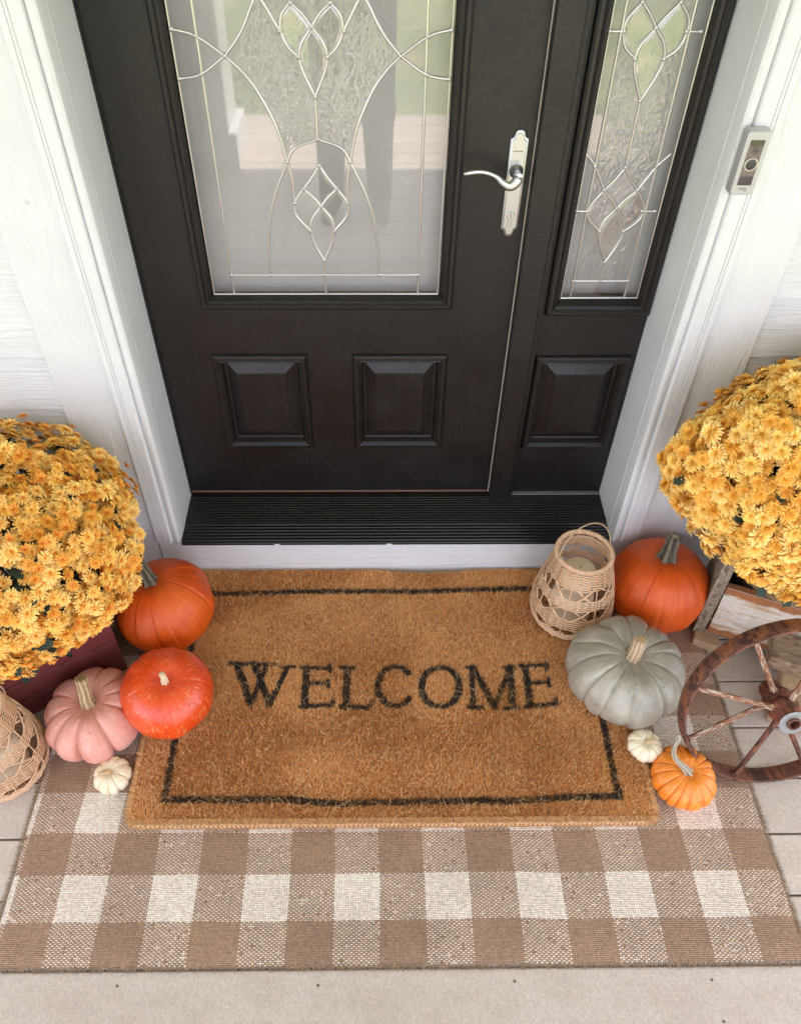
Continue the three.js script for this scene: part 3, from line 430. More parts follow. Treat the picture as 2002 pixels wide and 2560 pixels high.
{
  const X0 = -0.585, X1 = 0.650, Z0 = 0.012, Z1 = 0.768, TOP = 0.043, R = 0.028;
  rnd = mulberry(21);
  const back = (x) => Z0 + 0.008 * Math.sin(x * 5 + 0.6) + 0.004 * Math.sin(x * 13);
  const bb = (x, z) => { // black border and letters
    const wb = 0.0045 * (vn(x * 9 + 40, z * 9, 999, 999, 71) - 0.5) * 2;
    const top = 0.094 + 0.011 * Math.sin((x + 0.16) * 3.1 - 1.5) * -0.6 + wb, bot = 0.7215 + 0.006 * Math.sin(x * 5.5 + 1) + wb, l = -0.508 + wb * 0.7, r = 0.5715 + wb * 0.7;
    if (x > l - 0.009 && x < r + 0.009 && z > top - 0.009 && z < bot + 0.009 && !(x > l + 0.0068 && x < r - 0.0068 && z > top + 0.0068 && z < bot - 0.0068)) return true;
    if (z < 0.325 || z > 0.5 || x < -0.42 || x > 0.48) return false;
    for (const [ax, az, bx_, bz, h] of LETTERS) { const dx = bx_ - ax, dz = bz - az, t = clamp(((x - ax) * dx + (z - az) * dz) / (dx * dx + dz * dz)), ex = x - ax - dx * t, ez = z - az - dz * t; if (ex * ex + ez * ez < (h + 0.0034) * (h + 0.0034)) return true; }
    return false;
  };
  const inside = (x, z) => { const cx = clamp(x, X0 + R, X1 - R), cz = clamp(z, Z0 + 0.012, Z1 - R); const d = Math.hypot(x - cx, z - cz); return d < R && z > back(x); };
  // body
  const sh = new THREE.Shape(), r2 = 0.024; sh.moveTo(X0 + r2, -Z1); sh.lineTo(X1 - r2, -Z1); sh.quadraticCurveTo(X1, -Z1, X1, -Z1 + r2); sh.lineTo(X1, -Z0); for (let k = 1; k < 40; k++) { const x = mix(X1, X0, k / 40); sh.lineTo(x, -back(x)); } sh.lineTo(X0, -Z0); sh.lineTo(X0, -Z1 + r2); sh.quadraticCurveTo(X0, -Z1, X0 + r2, -Z1);
  const bg = new THREE.ExtrudeGeometry(sh, { depth: 0.016, bevelEnabled: true, bevelThickness: 0.004, bevelSize: 0.004, bevelOffset: -0.004, bevelSegments: 2, curveSegments: 8 }); bg.rotateX(-Math.PI / 2); bg.translate(0, 0.0125, 0);
  const coir = tex(512, 512, (u, v) => { const a = vn(u * 200, v * 200, 200, 200, 201), b = fbm(u * 30, v * 30, 30, 30, 203, 3); return mixc([186, 122, 70], [232, 172, 110], 0.5 * a + 0.5 * b); });
  const body = mesh('coir_body', metricUV(bg), M({ map: every(coir, 0.25), bumpMap: every(T.weaveN, 0.08), bumpScale: 0.004, roughness: 1 }), doormat);
  const pos = [], col = [], idx = [];
  const tones = [lin(244, 182, 112), lin(238, 172, 100), lin(224, 156, 90), lin(248, 198, 140), lin(196, 126, 66), lin(252, 214, 166)], blacks = [lin(42, 40, 36), lin(52, 49, 44), lin(34, 32, 30)];
  function fibre(x, y, z, az, tilt, len, w, c, bend = 0.4) {
    const o = pos.length / 3, cx = Math.cos(az), cz = Math.sin(az), px = -cz * w, pz = cx * w, st = Math.sin(tilt), ct = Math.cos(tilt), t2 = Math.min(1.65, tilt + bend), l1 = len * 0.5;
    const mx = x + cx * st * l1, my = y + ct * l1, mz = z + cz * st * l1, ex = mx + cx * Math.sin(t2) * l1, ey = my + Math.cos(t2) * l1, ez = mz + cz * Math.sin(t2) * l1;
    pos.push(x - px, y, z - pz, x + px, y, z + pz, mx - px, my, mz - pz, mx + px, my, mz + pz, ex, ey, ez); for (let k = 0; k < 5; k++) col.push(...c);
    idx.push(o, o + 1, o + 2, o + 1, o + 3, o + 2, o + 2, o + 3, o + 4);
  }
  const N = 250000;
  for (let i = 0; i < N; i++) {
    const x = rr(X0, X1), z = rr(Z0, Z1); if (!inside(x, z)) continue;
    const nap = fbm(x * 7 + 50, z * 7, 9999, 9999, 211, 3), napA = 6.28 * 2 * fbm(x * 3.1 + 9, z * 3.1, 9999, 9999, 213, 2), shade = fbm(x * 14 + 5, z * 14 + 60, 9999, 9999, 217, 4);
    const blk = bb(x, z) && rnd() < 0.97; let c = blk ? blacks[i % 3] : tones[Math.min(5, Math.floor(rnd() * 4.3 + (shade > 0.5 ? 0 : 0.8) + (rnd() < 0.06 ? 1.4 : 0)))];
    const k = rr(0.88, 1.1); c = [c[0] * k, c[1] * k, c[2] * k];
    const az = rnd() < 0.55 ? napA + rr(-1, 1) : rr(0, 6.28), len = blk ? rr(0.0105, 0.014) : rr(0.0075, 0.0125);
    fibre(x, TOP - 0.0105 + rr(-0.0015, 0.0015), z, az, rr(0.05, 0.75) * (0.5 + nap * 0.7), len, rr(0.00038, 0.0007), c, rr(0.05, 0.5));
  }
  for (let i = 0; i < 3000; i++) { // long pale strays lying over the pile
    const x = rr(X0 + 0.01, X1 - 0.01), z = rr(Z0 + 0.03, Z1 - 0.01), k = rr(0.85, 1.15), c = lin(226 * k, 182 * k, 132 * k).map(q => Math.min(q, 0.9)); fibre(x, TOP + rr(-0.001, 0.004), z, rr(0, 6.28), rr(1.15, 1.5), rr(0.014, 0.032), 0.00028, c, rr(-0.2, 0.25));
  }
  const sideHair = (x, z, az) => { const k = rr(0.85, 1.12), c = (rnd() < 0.75 ? lin(226 * k, 180 * k, 128 * k) : lin(200 * k, 136 * k, 80 * k)).map(q => Math.min(q, 0.9)); fibre(x, rr(0.009, 0.04), z, az + rr(-0.9, 0.9), rr(1.0, 1.75), rr(0.008, 0.02), rr(0.0005, 0.0009), c, rr(-0.2, 0.5)); };
  for (let i = 0; i < 24000; i++) sideHair(rr(X0 + 0.008, X1 - 0.008), Z1 - 0.004, Math.PI / 2);
  for (let i = 0; i < 8000; i++) { sideHair(X0 + 0.004, rr(Z0, Z1 - 0.008), Math.PI); sideHair(X1 - 0.004, rr(Z0, Z1 - 0.008), 0); }
  const g = geo(pos, idx, col); g.computeVertexNormals();
  const f = mesh('coir_pile', g, M({ vertexColors: true, roughness: 0.9, side: THREE.DoubleSide }), doormat); f.userData.kind = 'stuff';
  // crocheted edge loops along the front
  const lp = []; for (let x = X0 + 0.02; x < X1 - 0.02; x += 0.0105) { lp.push(sweep([[x - 0.006, 0.011 + rr(0, 0.003), Z1 + 0.001], [x - 0.002, 0.026, Z1 + 0.008], [x + 0.003, 0.037 + rr(-0.004, 0.003), Z1 + 0.005], [x + 0.007, 0.024, Z1 + 0.009], [x + 0.009, 0.009, Z1 + 0.002]], 0.0023, { seg: 7, sides: 5, caps: false })); }
  const b2 = mesh('edge_binding', merged(lp), M({ color: C(0.70, 0.45, 0.24), roughness: 1 }), doormat); b2.userData.kind = 'stuff';
  // straw and crumbs dropped on the pile
  const cr = []; for (let i = 0; i < 26; i++) { const s = new THREE.TetrahedronGeometry(rr(0.001, 0.002)); s.translate(rr(-0.4, 0.5), TOP + 0.006, rr(0.1, 0.7)); cr.push(s); }
  mesh('crumbs', merged(cr), M({ color: C(0.8, 0.76, 0.68), roughness: 0.9 }), doormat).userData.kind = 'stuff';
}

// ---------------------------------------------------------------- pumpkins
console.log('pumpkins');
function pumpkinBody({ R, H, ribs, depth, sharp, top = 0.2, bottom = 0.12, dimR = 0.33, lump = 0.03, seed, color, nu = 240, nv = 110, power = 0.86, lobe = 0, equator = 1 }) {
  const pos = [], col = [], idx = [], uv = [], warp = (a) => a + 0.10 * Math.sin(2 * a + seed) + 0.05 * Math.sin(5 * a + 2 * seed);
  for (let j = 0; j <= nv; j++) for (let i = 0; i <= nu; i++) {
    const a = i / nu * Math.PI * 2, ph = j / nv * Math.PI, sp = Math.pow(Math.sin(ph) + 1e-6, power), cp = Math.cos(ph);
    const q = ribs * warp(a) / (2 * Math.PI), d = Math.abs(q - Math.round(q)) * 2, rib = ((Math.round(q - 0.5) % ribs) + ribs) % ribs;
    const crease = Math.exp(-d / sharp), round = lobe ? 1 - Math.sqrt(Math.max(0, 1 - (1 - d) * (1 - d))) : 0;
    const fade = mix(equator, 1, Math.abs(cp) ** 1.2);
    const rv = 1 + 0.05 * (hash(rib + 50, seed, 3) - 0.5) * sstep(0, 0.4, d);
    const f = (1 - depth * fade * (lobe ? mix(crease, round, lobe) : crease)) * rv;
    const nx = Math.sin(a) * sp, nz = Math.cos(a) * sp, ln = 1 + lump * 2 * (fb3(nx * 1.4 + 9, cp * 1.4 + 9, nz * 1.4 + 9, seed, 2) - 0.5);
    let r = R * sp * f * ln, y = H * cp * ln;
    const e = Math.exp(-Math.pow(sp / dimR, 2)); y -= (cp > 0 ? top * H : -bottom * H) * e;
    y -= cp > 0 ? H * 0.5 * depth * (lobe ? crease : crease * 0.6) * sp * (1 - sp) * 2 : 0;
    pos.push(Math.sin(a) * r, y, Math.cos(a) * r); uv.push(i / nu * 2, j / nv); col.push(...color({ nx, ny: cp, nz, d, crease, sp, a, rib }));
  }
  const w = nu + 1; for (let j = 0; j < nv; j++) for (let i = 0; i < nu; i++) { const k = j * w + i; idx.push(k, k + w, k + 1, k + 1, k + w, k + w + 1); }
  const g = geo(pos, idx, col, uv); g.computeVertexNormals();
  const n = g.attributes.normal; for (let j = 0; j <= nv; j++) { const a = j * w, b = a + nu, v = V3(n.getX(a) + n.getX(b), n.getY(a) + n.getY(b), n.getZ(a) + n.getZ(b)).normalize(); n.setXYZ(a, v.x, v.y, v.z); n.setXYZ(b, v.x, v.y, v.z); }
  for (let i = 0; i <= nu; i++) { n.setXYZ(i, 0, 1, 0); n.setXYZ(nv * w + i, 0, -1, 0); }
  return g;
}
function stemGeo(pts, r0, r1, { ridges = 6, amp = 0.14, flare = 1.7, cA, cB, cut, seed = 1, seg = 26, tip = 1 }) {
  return sweep(pts, (t, a) => (mix(r0, r1, Math.pow(t, 0.8)) * (1 + (flare - 1) * Math.exp(-t * 9)) * (t > 0.93 ? mix(1, tip, (t - 0.93) / 0.07) : 1)) * (1 + amp * Math.cos(ridges * a + t * 1.2) + 0.05 * (hash(Math.round(a * 9), Math.round(t * 13), seed) - 0.5)), { seg, sides: 36, color: (t, a) => { const s = 0.5 + 0.5 * Math.cos(ridges * a + t * 1.2), n = hash(Math.round(a * 12), Math.round(t * 16), seed + 5); return t > 1 && cut ? cut : mixc(cA, cB, clamp(0.65 * s + 0.5 * (n - 0.4))); } });
}
const skin = (rough, coat) => P({ vertexColors: true, roughness: rough, clearcoat: coat, clearcoatRoughness: 0.35, bumpMap: T.dents, bumpScale: 0.0022 });
function pumpkin(name, label, [x, y, z], o, tilt, stem, group) {
  const p = thing(name, label, 'pumpkin', [x, y, z], 0, group);
  p.rotation.set(tilt[0], tilt[2] || 0, tilt[1], 'XZY');
  const b = mesh('skin', pumpkinBody(o), skin(o.rough ?? 0.42, o.coat ?? 0.3), p);
  stem(p, o.H * (1 - (o.top ?? 0.2)));
  // rest on the lowest point
  p.updateMatrixWorld(true); const q = b.geometry.attributes.position, v = V3(); let lo = 9; for (let i = 0; i < q.count; i += 3) { v.fromBufferAttribute(q, i).applyMatrix4(b.matrixWorld); lo = Math.min(lo, v.y); }
  p.position.y += o.floor - lo; return p;
}
const speck = (n, s, th) => fb3(n.nx * 26 + 40, n.ny * 26 + 40, n.nz * 26 + 40, s, 2) > th;
const orange = (seed) => (n) => { const m = fb3(n.nx * 3 + 9, n.ny * 3 + 9, n.nz * 3 + 9, seed, 3), st = fb3(Math.sin(n.a) * 22 + 30, n.ny * 2 + 9, Math.cos(n.a) * 22 + 30, seed + 4, 2); let c = mixc(lin(204, 72, 6), lin(228, 100, 12), clamp(m * 0.9 + (st - 0.5) * 0.8)); c = mixc(c, lin(172, 54, 4), 0.4 * Math.exp(-n.d / 0.05)); return c; };
const stemDark = (p, y, pts, r0, r1, seed) => mesh('stem', stemGeo(pts.map(q => [q[0], y + q[1], q[2]]), r0, r1, { ridges: 5, amp: 0.2, flare: 1.9, cA: lin(52, 50, 42), cB: lin(132, 124, 104), cut: lin(206, 190, 160), seed }), M({ vertexColors: true, roughness: 0.85 }), p);
pumpkin('orange_pumpkin', 'large orange pumpkin with dark stem beside the maroon box', [-0.584, 0, 0.206], { R: 0.133, H: 0.118, ribs: 17, depth: 0.028, sharp: 0.10, top: 0.13, seed: 11, color: orange(11), floor: 0.007, rough: 0.5, coat: 0.14, lump: 0.035, power: 0.9 }, [0.0, 0.16], (p, y) => stemDark(p, y, [[0, -0.006, 0], [-0.002, 0.02, -0.004], [-0.006, 0.046, -0.01], [-0.012, 0.066, -0.014]], 0.0165, 0.0125, 3), 'large orange pumpkins');
pumpkin('orange_pumpkin', 'large orange pumpkin standing against the wall behind the grey pumpkin', [0.782, 0, 0.145], { R: 0.137, H: 0.125, ribs: 18, depth: 0.024, sharp: 0.10, top: 0.12, seed: 12, color: orange(23), floor: 0.007, rough: 0.5, coat: 0.12, lump: 0.03, power: 0.88 }, [-0.06, 0.0], (p, y) => stemDark(p, y, [[0, -0.008, 0], [0.001, 0.022, 0], [0.003, 0.05, -0.002], [0.004, 0.078, -0.004]], 0.0205, 0.0155, 9), 'large orange pumpkins');
pumpkin('red_pumpkin', 'glossy red-orange pumpkin with pale streaks and short cream stem on the mat', [-0.521, 0, 0.486], { R: 0.1145, H: 0.086, ribs: 11, depth: 0.035, sharp: 0.22, top: 0.18, dimR: 0.24, seed: 5, lump: 0.05, floor: 0.046, rough: 0.3, coat: 0.55, power: 0.82, equator: 0.5,
  color: (n) => { const m = fb3(n.nx * 3 + 5, n.ny * 3 + 5, n.nz * 3 + 5, 55, 3), st = fb3(Math.sin(n.a) * 16 + 30, n.sp * 5 + 9, Math.cos(n.a) * 16 + 30, 58, 3), sp = fb3(Math.sin(n.a) * 30 + 50, n.sp * 20 + 9, Math.cos(n.a) * 30 + 50, 61, 2); let c = mixc(lin(212, 48, 10), lin(232, 88, 22), clamp(0.2 + m * 0.7 + (st - 0.5) * 0.9)); const pale = sstep(0.64, 0.74, sp) * sstep(0.1, 0.4, n.sp) * (n.ny > -0.3 ? 0.45 : 0) * (0.35 + 0.65 * sstep(0.45, 0.6, m)); return mixc(c, lin(240, 170, 120), pale); } }, [0.16, -0.10], (p, y) => mesh('stem', stemGeo([[0, y - 0.005, 0], [0.001, y + 0.008, 0.001], [0.0, y + 0.02, -0.002], [-0.005, y + 0.034, -0.006]], 0.0095, 0.0062, { ridges: 6, amp: 0.1, flare: 1.5, cA: lin(206, 176, 138), cB: lin(240, 222, 190), cut: lin(236, 220, 190), seed: 4 }), M({ vertexColors: true, roughness: 0.75 }), p));
pumpkin('pink_pumpkin', 'dusty pink pumpkin with deep ribs and thick tan stem beside the maroon box', [-0.706, 0, 0.515], { R: 0.124, H: 0.079, ribs: 10, depth: 0.20, sharp: 0.17, top: 0.34, dimR: 0.34, seed: 8, lump: 0.03, floor: 0.007, rough: 0.5, coat: 0.12, lobe: 0.45, power: 0.72,
  color: (n) => { const m = fb3(n.nx * 2.6 + 5, n.ny * 2.6 + 5, n.nz * 2.6 + 5, 81, 3), st = fb3(Math.sin(n.a) * 10 + 30, n.sp * 3 + 9, Math.cos(n.a) * 10 + 30, 84, 3); let c = mixc(lin(214, 138, 114), lin(228, 172, 158), clamp(m * 1.1 + (st - 0.5) * 0.9)); c = mixc(c, lin(196, 110, 70), 0.35 * Math.exp(-n.d / 0.12) * (0.6 + 0.8 * (m - 0.3))); if (speck(n, 87, 0.80)) c = mixc(c, lin(120, 70, 50), 0.6); if (n.sp < 0.16 && n.ny > 0) c = mixc(c, lin(150, 124, 62), 0.6 * (1 - n.sp / 0.16)); return c; } }, [0.05, 0.03], (p, y) => mesh('stem', stemGeo([[0, y - 0.008, 0], [0.0, y + 0.02, 0], [0.003, y + 0.056, -0.008], [0.002, y + 0.092, -0.02]], 0.018, 0.0125, { ridges: 7, amp: 0.07, flare: 1.28, cA: lin(138, 108, 72), cB: lin(214, 190, 148), cut: lin(120, 96, 60), seed: 12, seg: 34, tip: 1.12 }), M({ vertexColors: true, roughness: 0.9 }), p));
pumpkin('grey_pumpkin', 'large blue-grey ribbed pumpkin with cut tan stem beside the wicker lantern', [0.628, 0, 0.428], { R: 0.149, H: 0.092, ribs: 12, depth: 0.15, sharp: 0.17, top: 0.30, dimR: 0.33, seed: 3, lump: 0.09, equator: 0.5, floor: 0.045, rough: 0.4, coat: 0.4, lobe: 0.4, power: 0.74,
  color: (n) => { const m = fb3(n.nx * 3 + 5, n.ny * 3 + 5, n.nz * 3 + 5, 31, 4), st = fb3(Math.sin(n.a) * 9 + 30, n.sp * 4 + 9, Math.cos(n.a) * 9 + 30, 34, 3); let c = mixc(lin(134, 129, 115), lin(177, 171, 155), clamp(m * 1.3 - 0.15 + (st - 0.5) * 0.9)); if (speck(n, 37, 0.815)) c = mixc(c, lin(80, 78, 70), 0.6); if (speck(n, 44, 0.83)) c = mixc(c, lin(196, 168, 130), 0.7); if (n.sp < 0.14 && n.ny > 0) c = mixc(c, lin(160, 130, 80), 0.7 * (1 - n.sp / 0.14)); return c; } }, [0.06, -0.03, 0.5], (p, y) => mesh('stem', stemGeo([[0, y - 0.006, 0], [0.004, y + 0.018, -0.001], [0.01, y + 0.042, -0.005], [0.014, y + 0.062, -0.009]], 0.0165, 0.0155, { ridges: 9, amp: 0.07, flare: 1.35, cA: lin(150, 118, 84), cB: lin(226, 206, 176), cut: lin(204, 172, 124), seed: 22, seg: 30 }), M({ vertexColors: true, roughness: 0.9 }), p));
const mini = (seed, ca, cb) => (n) => { const m = fb3(n.nx * 3 + 5, n.ny * 3 + 5, n.nz * 3 + 5, seed, 3); return mixc(mixc(ca, cb, clamp(m * 1.2 - 0.1)), lin(206, 170, 116), 0.28 * Math.exp(-n.d / 0.10) * (n.ny > 0 ? 1 : 0.4)); };
pumpkin('mini_pumpkin', 'miniature cream pumpkin in front of the pink pumpkin', [-0.643, 0, 0.655], { R: 0.0465, H: 0.029, ribs: 9, depth: 0.15, sharp: 0.2, top: 0.3, dimR: 0.34, seed: 6, color: mini(61, lin(232, 210, 168), lin(244, 232, 206)), floor: 0.0075, nu: 150, nv: 70, lobe: 0.4, rough: 0.42, coat: 0.2, power: 0.74 }, [0.05, 0.04], (p, y) => mesh('stem', stemGeo([[0, y - 0.004, 0], [-0.001, y + 0.007, 0.002], [-0.010, y + 0.013, 0.006], [-0.023, y + 0.012, 0.01]], 0.0048, 0.0034, { ridges: 5, amp: 0.15, flare: 1.8, cA: lin(178, 140, 92), cB: lin(226, 204, 164), seed: 31 }), M({ vertexColors: true, roughness: 0.85 }), p), 'miniature cream pumpkins');
pumpkin('mini_pumpkin', 'miniature cream pumpkin on the mat edge below the grey pumpkin', [0.651, 0, 0.604], { R: 0.0425, H: 0.027, ribs: 10, depth: 0.12, sharp: 0.18, top: 0.28, dimR: 0.34, seed: 9, color: mini(67, lin(234, 216, 176), lin(246, 236, 212)), floor: 0.046, nu: 150, nv: 70, lobe: 0.4, rough: 0.42, coat: 0.2, power: 0.74 }, [0.12, -0.05], (p, y) => mesh('stem', stemGeo([[0, y - 0.004, 0], [0.001, y + 0.006, 0.0], [0.008, y + 0.011, -0.002], [0.017, y + 0.011, -0.003]], 0.0052, 0.0036, { ridges: 5, amp: 0.15, flare: 1.7, cA: lin(176, 146, 100), cB: lin(228, 208, 168), seed: 35 }), M({ vertexColors: true, roughness: 0.85 }), p), 'miniature cream pumpkins');
pumpkin('mini_orange_pumpkin', 'small bright orange ribbed pumpkin with long curved stem beside the iron wheel', [0.731, 0, 0.678], { R: 0.0775, H: 0.047, ribs: 15, depth: 0.10, sharp: 0.16, top: 0.26, dimR: 0.3, seed: 14, floor: 0.0075, nu: 220, nv: 90, lobe: 0.3, rough: 0.4, coat: 0.3, power: 0.74,
  color: (n) => { const m = fb3(n.nx * 14 + 5, n.ny * 14 + 5, n.nz * 14 + 5, 91, 3), st = fb3(Math.sin(n.a) * 30 + 30, n.sp * 6 + 9, Math.cos(n.a) * 30 + 30, 94, 2); const c = mixc(lin(232, 112, 20), lin(246, 160, 56), clamp(0.75 * m + 0.8 * (st - 0.35))); return mixc(c, lin(214, 82, 14), 0.5 * Math.exp(-n.d / 0.12)); } }, [0.10, -0.04], (p, y) => mesh('stem', stemGeo([[0, y - 0.005, 0], [-0.010, y + 0.014, -0.002], [-0.030, y + 0.034, -0.008], [-0.050, y + 0.060, -0.016], [-0.058, y + 0.092, -0.024], [-0.056, y + 0.122, -0.032], [-0.064, y + 0.137, -0.034]], 0.0066, 0.0044, { ridges: 5, amp: 0.16, flare: 2.1, cA: lin(120, 112, 92), cB: lin(206, 198, 176), seed: 41, seg: 44, tip: 0.5 }), M({ vertexColors: true, roughness: 0.8 }), p));

// ---------------------------------------------------------------- wicker lanterns with candles
console.log('lanterns');
const wicker = [M({ color: C(0.74, 0.49, 0.30), roughness: 0.6 }), M({ color: C(0.70, 0.45, 0.265), roughness: 0.6 })];
function makeLantern(label, at, turn, fold = 0) {
  const L = thing('wicker_lantern', label, 'lantern', at, turn, 'wicker lanterns');
  const H = 0.275, prof = [[0, 0.088], [0.02, 0.103], [0.05, 0.111], [0.09, 0.1085], [0.16, 0.095], [0.21, 0.0825], [0.25, 0.073], [0.275, 0.07]];
  const rad = (y) => { for (let k = 0; k + 1 < prof.length; k++) if (y <= prof[k + 1][0]) return mix(prof[k][1], prof[k + 1][1], clamp((y - prof[k][0]) / (prof[k + 1][0] - prof[k][0]))); return prof[prof.length - 1][1]; };
  const N = 8, row = (y, ph, n = 16, A = 0.0022, r = 0.0017, up = 0.0016) => { const pts = []; const S = n * 6; for (let k = 0; k < S; k++) { const a = k / S * Math.PI * 2, q = rad(y) + A * Math.cos(n * a + ph); pts.push([Math.cos(a) * q, y + up * Math.cos(n * a), Math.sin(a) * q]); } return sweep(pts, r, { seg: S, sides: 5, closed: true, tension: 0.5 }); };
  const band = (y0, y1, k) => { const g = [], n = Math.round((y1 - y0) / 0.0039); for (let i = 0; i <= n; i++) g.push(row(mix(y0, y1, i / n), i & 1 ? Math.PI : 0)); mesh('weave_band', merged(g), wicker[k & 1], L); };
  const bands = [[0.003, 0.046], [0.068, 0.103], [0.138, 0.168], [0.204, 0.252]]; bands.forEach((b, k) => band(...b, k));
  { const g = []; for (let k = 0; k < 3; k++) { const pts = [], S = 96; for (let i = 0; i < S; i++) { const a = i / S * Math.PI * 2, q = 0.0715 + 0.0042 * Math.cos(24 * a + k * 2.094); pts.push([Math.cos(a) * q, 0.2655 + 0.0055 * Math.sin(24 * a + k * 2.094), Math.sin(a) * q]); } g.push(sweep(pts, 0.0025, { seg: 240, sides: 5, closed: true })); } mesh('rim_braid', merged(g), wicker[0], L); }
  const pt = (a, y, o = 0) => [Math.cos(a) * (rad(y) + o), y, Math.sin(a) * (rad(y) + o)];
  for (let i = 0; i < N; i++) { const a = i / N * Math.PI * 2; const ys = [0.004, 0.05, 0.09, 0.13, 0.17, 0.21, 0.25, 0.266]; mesh('stake', sweep(ys.map(y => pt(a, y)), 0.0016, { seg: 18, sides: 5 }), wicker[1], L); }
  const gaps = [[0.044, 0.070], [0.101, 0.140], [0.166, 0.206]];
  for (const [g0, g1] of gaps) for (let i = 0; i < N; i++) {
    const a0 = (i + 0.2) / N * Math.PI * 2, a1 = (i + 0.8) / N * Math.PI * 2;
    for (const s of [0, 1]) { const both = []; for (const o of [-0.0018, 0.0018]) { const A = s ? a1 : a0, B = s ? a0 : a1, da = o / 0.09; both.push(sweep([pt(A + da, g0, s ? 0.001 : -0.001), pt(mix(A, B, 0.3) + da, mix(g0, g1, 0.3), s ? 0.0025 : -0.002), pt(mix(A, B, 0.7) + da, mix(g0, g1, 0.7), s ? 0.0025 : -0.002), pt(B + da, g1, s ? 0.001 : -0.001)], 0.0014, { seg: 9, sides: 5 })); } mesh('cross_strand', merged(both), wicker[s], L); }
  }
  // woven floor and bail handle
  { const g = []; for (let k = 0; k < 9; k++) { const t = new THREE.TorusGeometry(0.009 + k * 0.0088, 0.002, 5, 40); t.rotateX(Math.PI / 2); t.translate(0, 0.0025, 0); g.push(t); } for (let k = 0; k < 12; k++) { const a = k / 12 * Math.PI; g.push(sweep([[Math.cos(a) * -0.083, 0.0045, Math.sin(a) * -0.083], [Math.cos(a) * 0.083, 0.0045, Math.sin(a) * 0.083]], 0.0016, { seg: 2, sides: 5 })); } mesh('woven_base', merged(g), wicker[1], L); }
  { const pts = []; for (let k = 0; k <= 24; k++) { const a = k / 24 * Math.PI; const h = 0.102 * Math.sin(a); pts.push([Math.cos(a) * 0.0765, 0.258 + h * Math.cos(fold), h * Math.sin(fold) - 0.012 * Math.sin(a) * Math.cos(fold)]); } mesh('handle', sweep(pts, 0.0019, { seg: 48, sides: 7 }), M({ color: C(0.47, 0.33, 0.2), roughness: 0.5 }), L); }
  { const g = new THREE.CylinderGeometry(0.062, 0.062, 0.0016, 40, 1, true); g.scale(1, 4, 1); g.translate(0, 0.258, 0); mesh('wire_ring', g, M({ color: C(0.6, 0.48, 0.34), metalness: 0.3, roughness: 0.4, side: THREE.DoubleSide }), L); }
  const c = thing('pillar_candle', label.includes('maroon') ? 'ivory pillar candle inside the wicker lantern at the left edge' : 'ivory pillar candle inside the wicker lantern on the mat', 'candle', [at[0], at[1] + 0.0068, at[2]], 0, 'ivory pillar candles');
  const wax = P({ color: C(0.82, 0.70, 0.52), roughness: 0.38, clearcoat: 0.4, clearcoatRoughness: 0.3 });
  mesh('wax', new THREE.LatheGeometry([[0, 0], [0.055, 0], [0.0575, 0.003], [0.0572, 0.085], [0.055, 0.098], [0.049, 0.105], [0.0455, 0.111], [0.0445, 0.178], [0.0435, 0.188], [0.038, 0.193], [0.022, 0.1955], [0, 0.196]].map(q => new THREE.Vector2(...q)), 48), wax, c);
  mesh('wick', sweep([[0, 0.195, 0], [0.0006, 0.199, 0], [0.002, 0.203, 0.001]], 0.0009, { seg: 6, sides: 6 }), mat.dark, c);
  return L;
}
makeLantern('wicker lantern with ivory candle on the doormat by the orange pumpkin', [0.537, 0.0445, 0.182], 0.35);
makeLantern('wicker lantern standing on the deck in front of the maroon box', [-0.922, 0.001, 0.61], 1.42, 1.2);

// ---------------------------------------------------------------- planters
console.log('planters');
{
  const m = M({ map: every(T.maroonC, 0.4, 0.4), bumpMap: every(T.woodB, 0.3), bumpScale: 0.0012, roughness: 0.42 });
  const b = thing('maroon_box', 'maroon painted wooden planter box with horizontal boards', 'planter box', [-0.678, 0, 0.338], 0.551);   // origin at the front right corner; front runs to -x, depth to -z
  const L = 0.56, D = 0.26, h = 0.0665;
  for (let k = 0; k < 3; k++) { const y0 = 0.012 + k * (h + 0.0022); mesh('front_board', bx(-L, 0, y0, y0 + h, -0.018, 0, 0.0025, false, k * 0.3, k * 0.2), m, b); mesh('side_board', bx(-0.018, -0.0005, y0, y0 + h, -D, -0.0185, 0.0025, false, k * 0.4, k * 0.3), m, b); mesh('back_board', bx(-L, 0, y0, y0 + h, -D - 0.018, -D - 0.0005, 0.0025), m, b); mesh('side_board', bx(-L, -L + 0.018, y0, y0 + h, -D, -0.0185, 0.0025), m, b); }
  mesh('floor_board', bx(-L + 0.019, -0.019, 0.014, 0.03, -D + 0.001, -0.019, 0.001), m, b);
  mesh('foot_strip', bx(-L + 0.004, -0.004, 0.0005, 0.0115, -D, -0.006, 0.001), m, b);
}
const woodWhite = M({ map: T.whitewash, bumpMap: every(T.woodB, 0.2, 0.12), bumpScale: 0.0015, roughness: 0.7 }), woodGrey = M({ map: every(T.greyWood, 0.2, 0.16), bumpMap: every(T.woodB, 0.2, 0.16), bumpScale: 0.002, roughness: 0.85 }), woodEnd = M({ map: every(T.endC, 0.11), roughness: 0.8 }), woodRaw = M({ map: every(T.greyWood, 0.3, 0.14), color: C(1, 0.86, 0.7), bumpMap: every(T.woodB, 0.3, 0.14), bumpScale: 0.001, roughness: 0.75 });
